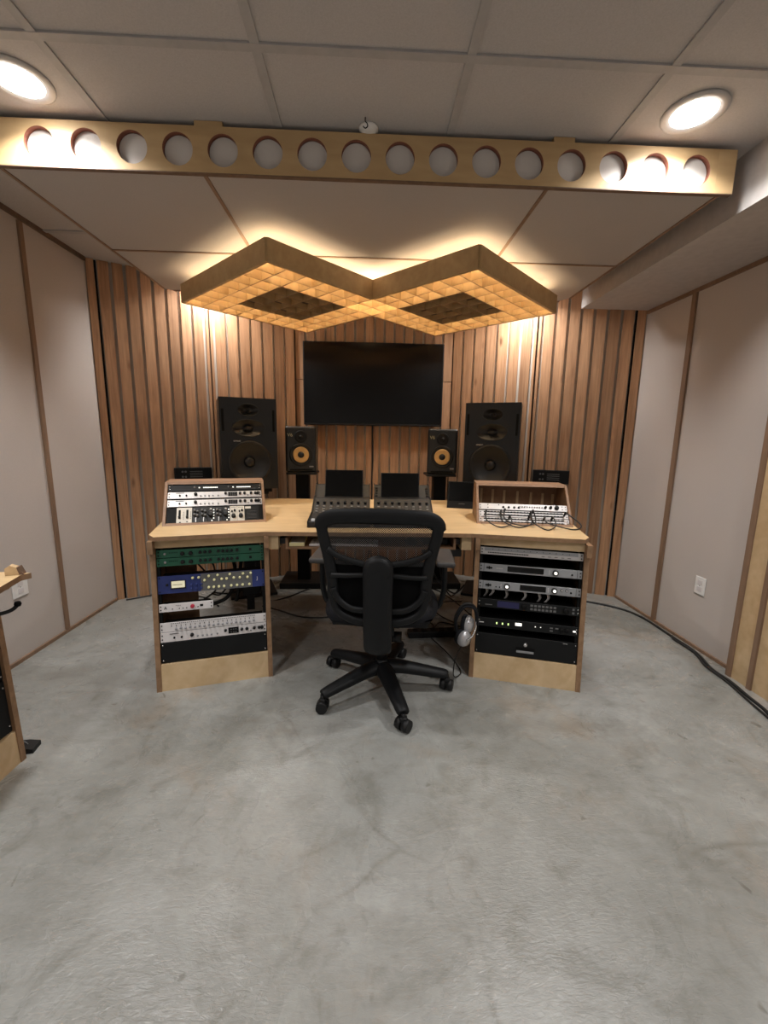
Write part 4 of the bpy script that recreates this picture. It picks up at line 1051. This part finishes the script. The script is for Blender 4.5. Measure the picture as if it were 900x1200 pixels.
# cables inside the left cabinet (seen between units)
u = Vector((math.cos(LANG), math.sin(LANG), 0)); v = Vector((-math.sin(LANG), math.cos(LANG), 0))
def lp(a, d, z): return Vector((LPOS[0], LPOS[1], 0)) + u * a + v * (d * .62 + .03) + Vector((0, 0, z))
wh = ['hanging from the left of the green preamps', 'hanging from the middle of the green preamps', 'bundled at the right behind the blue unit', 'bundled furthest right behind the blue unit', 'dropping behind the short white unit', 'sweeping low across the open space', 'sweeping to the white mixer', 'curving from the power block', 'hooked behind the meter']
cs = [((.12, .30, .60), (.14, .33, .58), (.18, .34, .55), (.22, .33, .50)), ((.20, .31, .60), (.24, .34, .57), (.26, .35, .50), (.22, .33, .44)), ((.34, .33, .60), (.36, .35, .52), (.35, .35, .42), (.31, .34, .35), (.22, .33, .32)), ((.40, .33, .61), (.39, .35, .52), (.38, .35, .42), (.36, .34, .33)),
      ((.18, .30, .48), (.24, .33, .46), (.26, .33, .40), (.15, .31, .33)), ((.45, .33, .52), (.42, .36, .40), (.33, .36, .37), (.25, .33, .39)), ((.30, .33, .47), (.32, .36, .42), (.28, .35, .37), (.24, .33, .385)), ((.43, .32, .47), (.44, .34, .41), (.45, .33, .35), (.44, .31, .33)), ((.10, .30, .47), (.13, .32, .44), (.19, .33, .45), (.22, .33, .47))]
for s, p in zip(wh, cs):
    cable([lp(*q) for q in p], .0045 if 'bundled' not in s else .010, 'black cable inside the left cabinet, ' + s, name='rack_cable')['group'] = 'cables inside the left rack cabinet'
pbk = thing('power_block', 'black power adapter with plugs inside the left cabinet', 'power adapter', lp(.435, .34, .362), LANG)
MB().b2((-.04, -.02, 0), (.05, .03, .075), bev=.004).build('case', M['black'], pbk)
MB().tube(spline([(.05, 0, .05), (.065, -.02, .06), (.06, .0, .09)], 4), .006).build('plug_lead', M['cable'], pbk)
MB().b2((-.02, 0, -.09), (0.02, .02, 0)).build('cable_drop', M['cable'], pbk)
MB().b2((.0225, .27, .1285), (.17, .29, .56)).build('inner_panel', M['walnut'], cabL)
# behind right cabinet units: dark cable mass with white tags
u2 = Vector((math.cos(RANG), math.sin(RANG), 0)); v2 = Vector((-math.sin(RANG), math.cos(RANG), 0))
def rp(a, d, z): return Vector((RPOS[0], RPOS[1], 0)) + u2 * a + v2 * d + Vector((0, 0, z))
MB().b2((.0225, .448, .129), (RW - .0225, .456, .70)).build('back_panel', M['deep'], cabR)
for i, (a, z) in enumerate(((.06, .43), (.09, .435), (.16, .42), (.25, .425), (.32, .42), (.36, .425))):
    tg = tag(MB().tube(spline([rp(a, .12, z + .03), rp(a + .01, .11, z), rp(a - .005, .12, z - .03)], 4), [.010] * 9, n=8, b=.003).build('cable_tag', M['white'] if i % 2 else M['silver']), 'pale cable tag hanging between the grey interface and the dark unit', 'cable tag', 'pale cable tags in the right cabinet')

# ------------------------------------------------------------------ outlets
def outlet(x, y, z, rz, label, gn):
    t = thing('wall_outlet', label, 'outlet', (x, y, z), rz)
    MB().box((0, -.003, 0), (.075 if gn == 1 else .10, .006, .105), bev=.003).build('plate', M['plate'], t)
    for dz in (-.02, .02):
        MB().box((0, -.0065, dz), (.034, .002, .028), bev=.001).build('socket', M['white'], t)
    MB().lathe([(.003, 0), (.003, -.001)], o=(0, -.006, 0), axis='Y', n=8).build('screw', M['bluegrey'], t)
outlet(XR - .0005, 2.296, .378, rad(-90), 'white outlet plate on the right fabric wall', 1)
outlet(XL + .0005, 2.21, .398, rad(90), 'white outlet plate on the left wall beside the plywood side table', 2)

# ------------------------------------------------------------------ foreground cabinet at the left edge
fg = rack_cabinet(-1.268 , 1.456 - RW, rad(90), 'plywood rack cabinet cut off by the left edge of the photo', k=.03, ZT=.72)
FA = rad(90)
Gear((-1.268, 1.456 - RW), FA, .03, 0, .134, .33, 'blank_panel', 'tall black blank panel in the cabinet at the left edge', 'rack panel', 'darkface', depth=.02)
G = Gear((-1.268, 1.456 - RW), FA, .03, 0, .34, .43, 'power_amplifier', 'black rack unit with a silver grille in the cabinet at the left edge', 'rack unit', 'darkface', depth=.3)
G.marks([(.30 + .01 * i, .05) for i in range(10)], .005, .05, 'silver', 'grille')
tb = thing('side_table_top', 'plywood table top on the cabinet at the left edge', 'table top', (0, 0, .70))
MB().prism([(-1.15, .70), (-1.15, 1.30), (-1.186, 1.44), (-1.172, 1.468), (-1.75, 1.50), (-1.75, .70)], 0, .020, rim=1).build('top', [M['ply_top'], M['ply_edge']], tb)
wb = thing('wooden_block', 'small rough wooden block on the corner of the side table top', 'wooden block', (-1.215, 1.447, .7205), rad(20)); wb.scale = (.62, .62, .62)
MB().prism([(-.030, 0), (.032, 0), (.022, .042), (-.006, .056), (-.030, .040)], -.02, .02, axis='Y').build('block', M['ply'], wb)
MB().prism([(.033, 0), (.052, 0), (.036, .046), (.023, .042)], -.02, .02, axis='Y').build('bark_side', M['dtrim'], wb)
hh = thing('headphone_hanger', 'black padded hook sticking out of the cabinet at the left edge', 'hook', (-1.262, 1.37, .60))
MB().tube(spline([(-.02, 0, -.004), (.02, .01, 0), (.045, .03, .002), (.058, .045, .008), (.066, .055, .020)], 6), .0065).build('arm', M['black'], hh)
MB().lathe([(.008, -.008), (.011, 0), (.008, .008)], o=(.066, .055, .022), n=14).build('tip', M['deep'], hh)
fb = thing('floor_box', 'small black wedge on the floor behind the cabinet at the left edge', 'floor box', (-1.293, 1.50, 0), rad(10)); fb.scale = (.8, .6, .6)
MB().prism([(-.06, 0), (.035, 0), (.035, .028), (-.01, .04), (-.06, .04)], -.045, .045, axis='Y').build('case', M['black'], fb)
MB().tube(spline([(0, 0, .038), (-.01, 0, .055), (-.03, .0, .065), (-.06, .02, .06)], 5), .002).build('wire', M['bluegrey'], fb)

# ------------------------------------------------------------------ world, camera, colour
w = bpy.data.worlds.new('world'); scene.world = w; w.use_nodes = True
w.node_tree.nodes['Background'].inputs[0].default_value = (.05, .05, .055, 1); w.node_tree.nodes['Background'].inputs[1].default_value = .3

cam = bpy.data.cameras.new('camera'); co = bpy.data.objects.new('camera', cam); COL.objects.link(co)
cam.sensor_fit = 'VERTICAL'; cam.sensor_height = 36.0; cam.lens = 36.0 * 495 / 1200.0; cam.clip_start = .02; cam.clip_end = 50
p, ya, ro = rad(9.82), rad(2.39), rad(-.875)
f = Vector((math.sin(ya) * math.cos(p), math.cos(ya) * math.cos(p), -math.sin(p))); rt = Vector((math.cos(ya), -math.sin(ya), 0)); dn = f.cross(rt)
rt2 = math.cos(ro) * rt + math.sin(ro) * dn; dn2 = -math.sin(ro) * rt + math.cos(ro) * dn
mt = Matrix((( rt2.x, -dn2.x, -f.x, 0), (rt2.y, -dn2.y, -f.y, 0), (rt2.z, -dn2.z, -f.z, 1.2), (0, 0, 0, 1)))
co.matrix_world = mt
scene.camera = co
vs = scene.view_settings; vs.view_transform = 'Standard'; vs.look = 'None'; vs.exposure = 0.04; vs.gamma = 1.0; vs.use_curve_mapping = False
scene.cycles.use_denoising = True
scene.cycles.max_bounces = 8; scene.cycles.diffuse_bounces = 5; scene.cycles.transparent_max_bounces = 12
scene.cycles.sample_clamp_indirect = 6.0
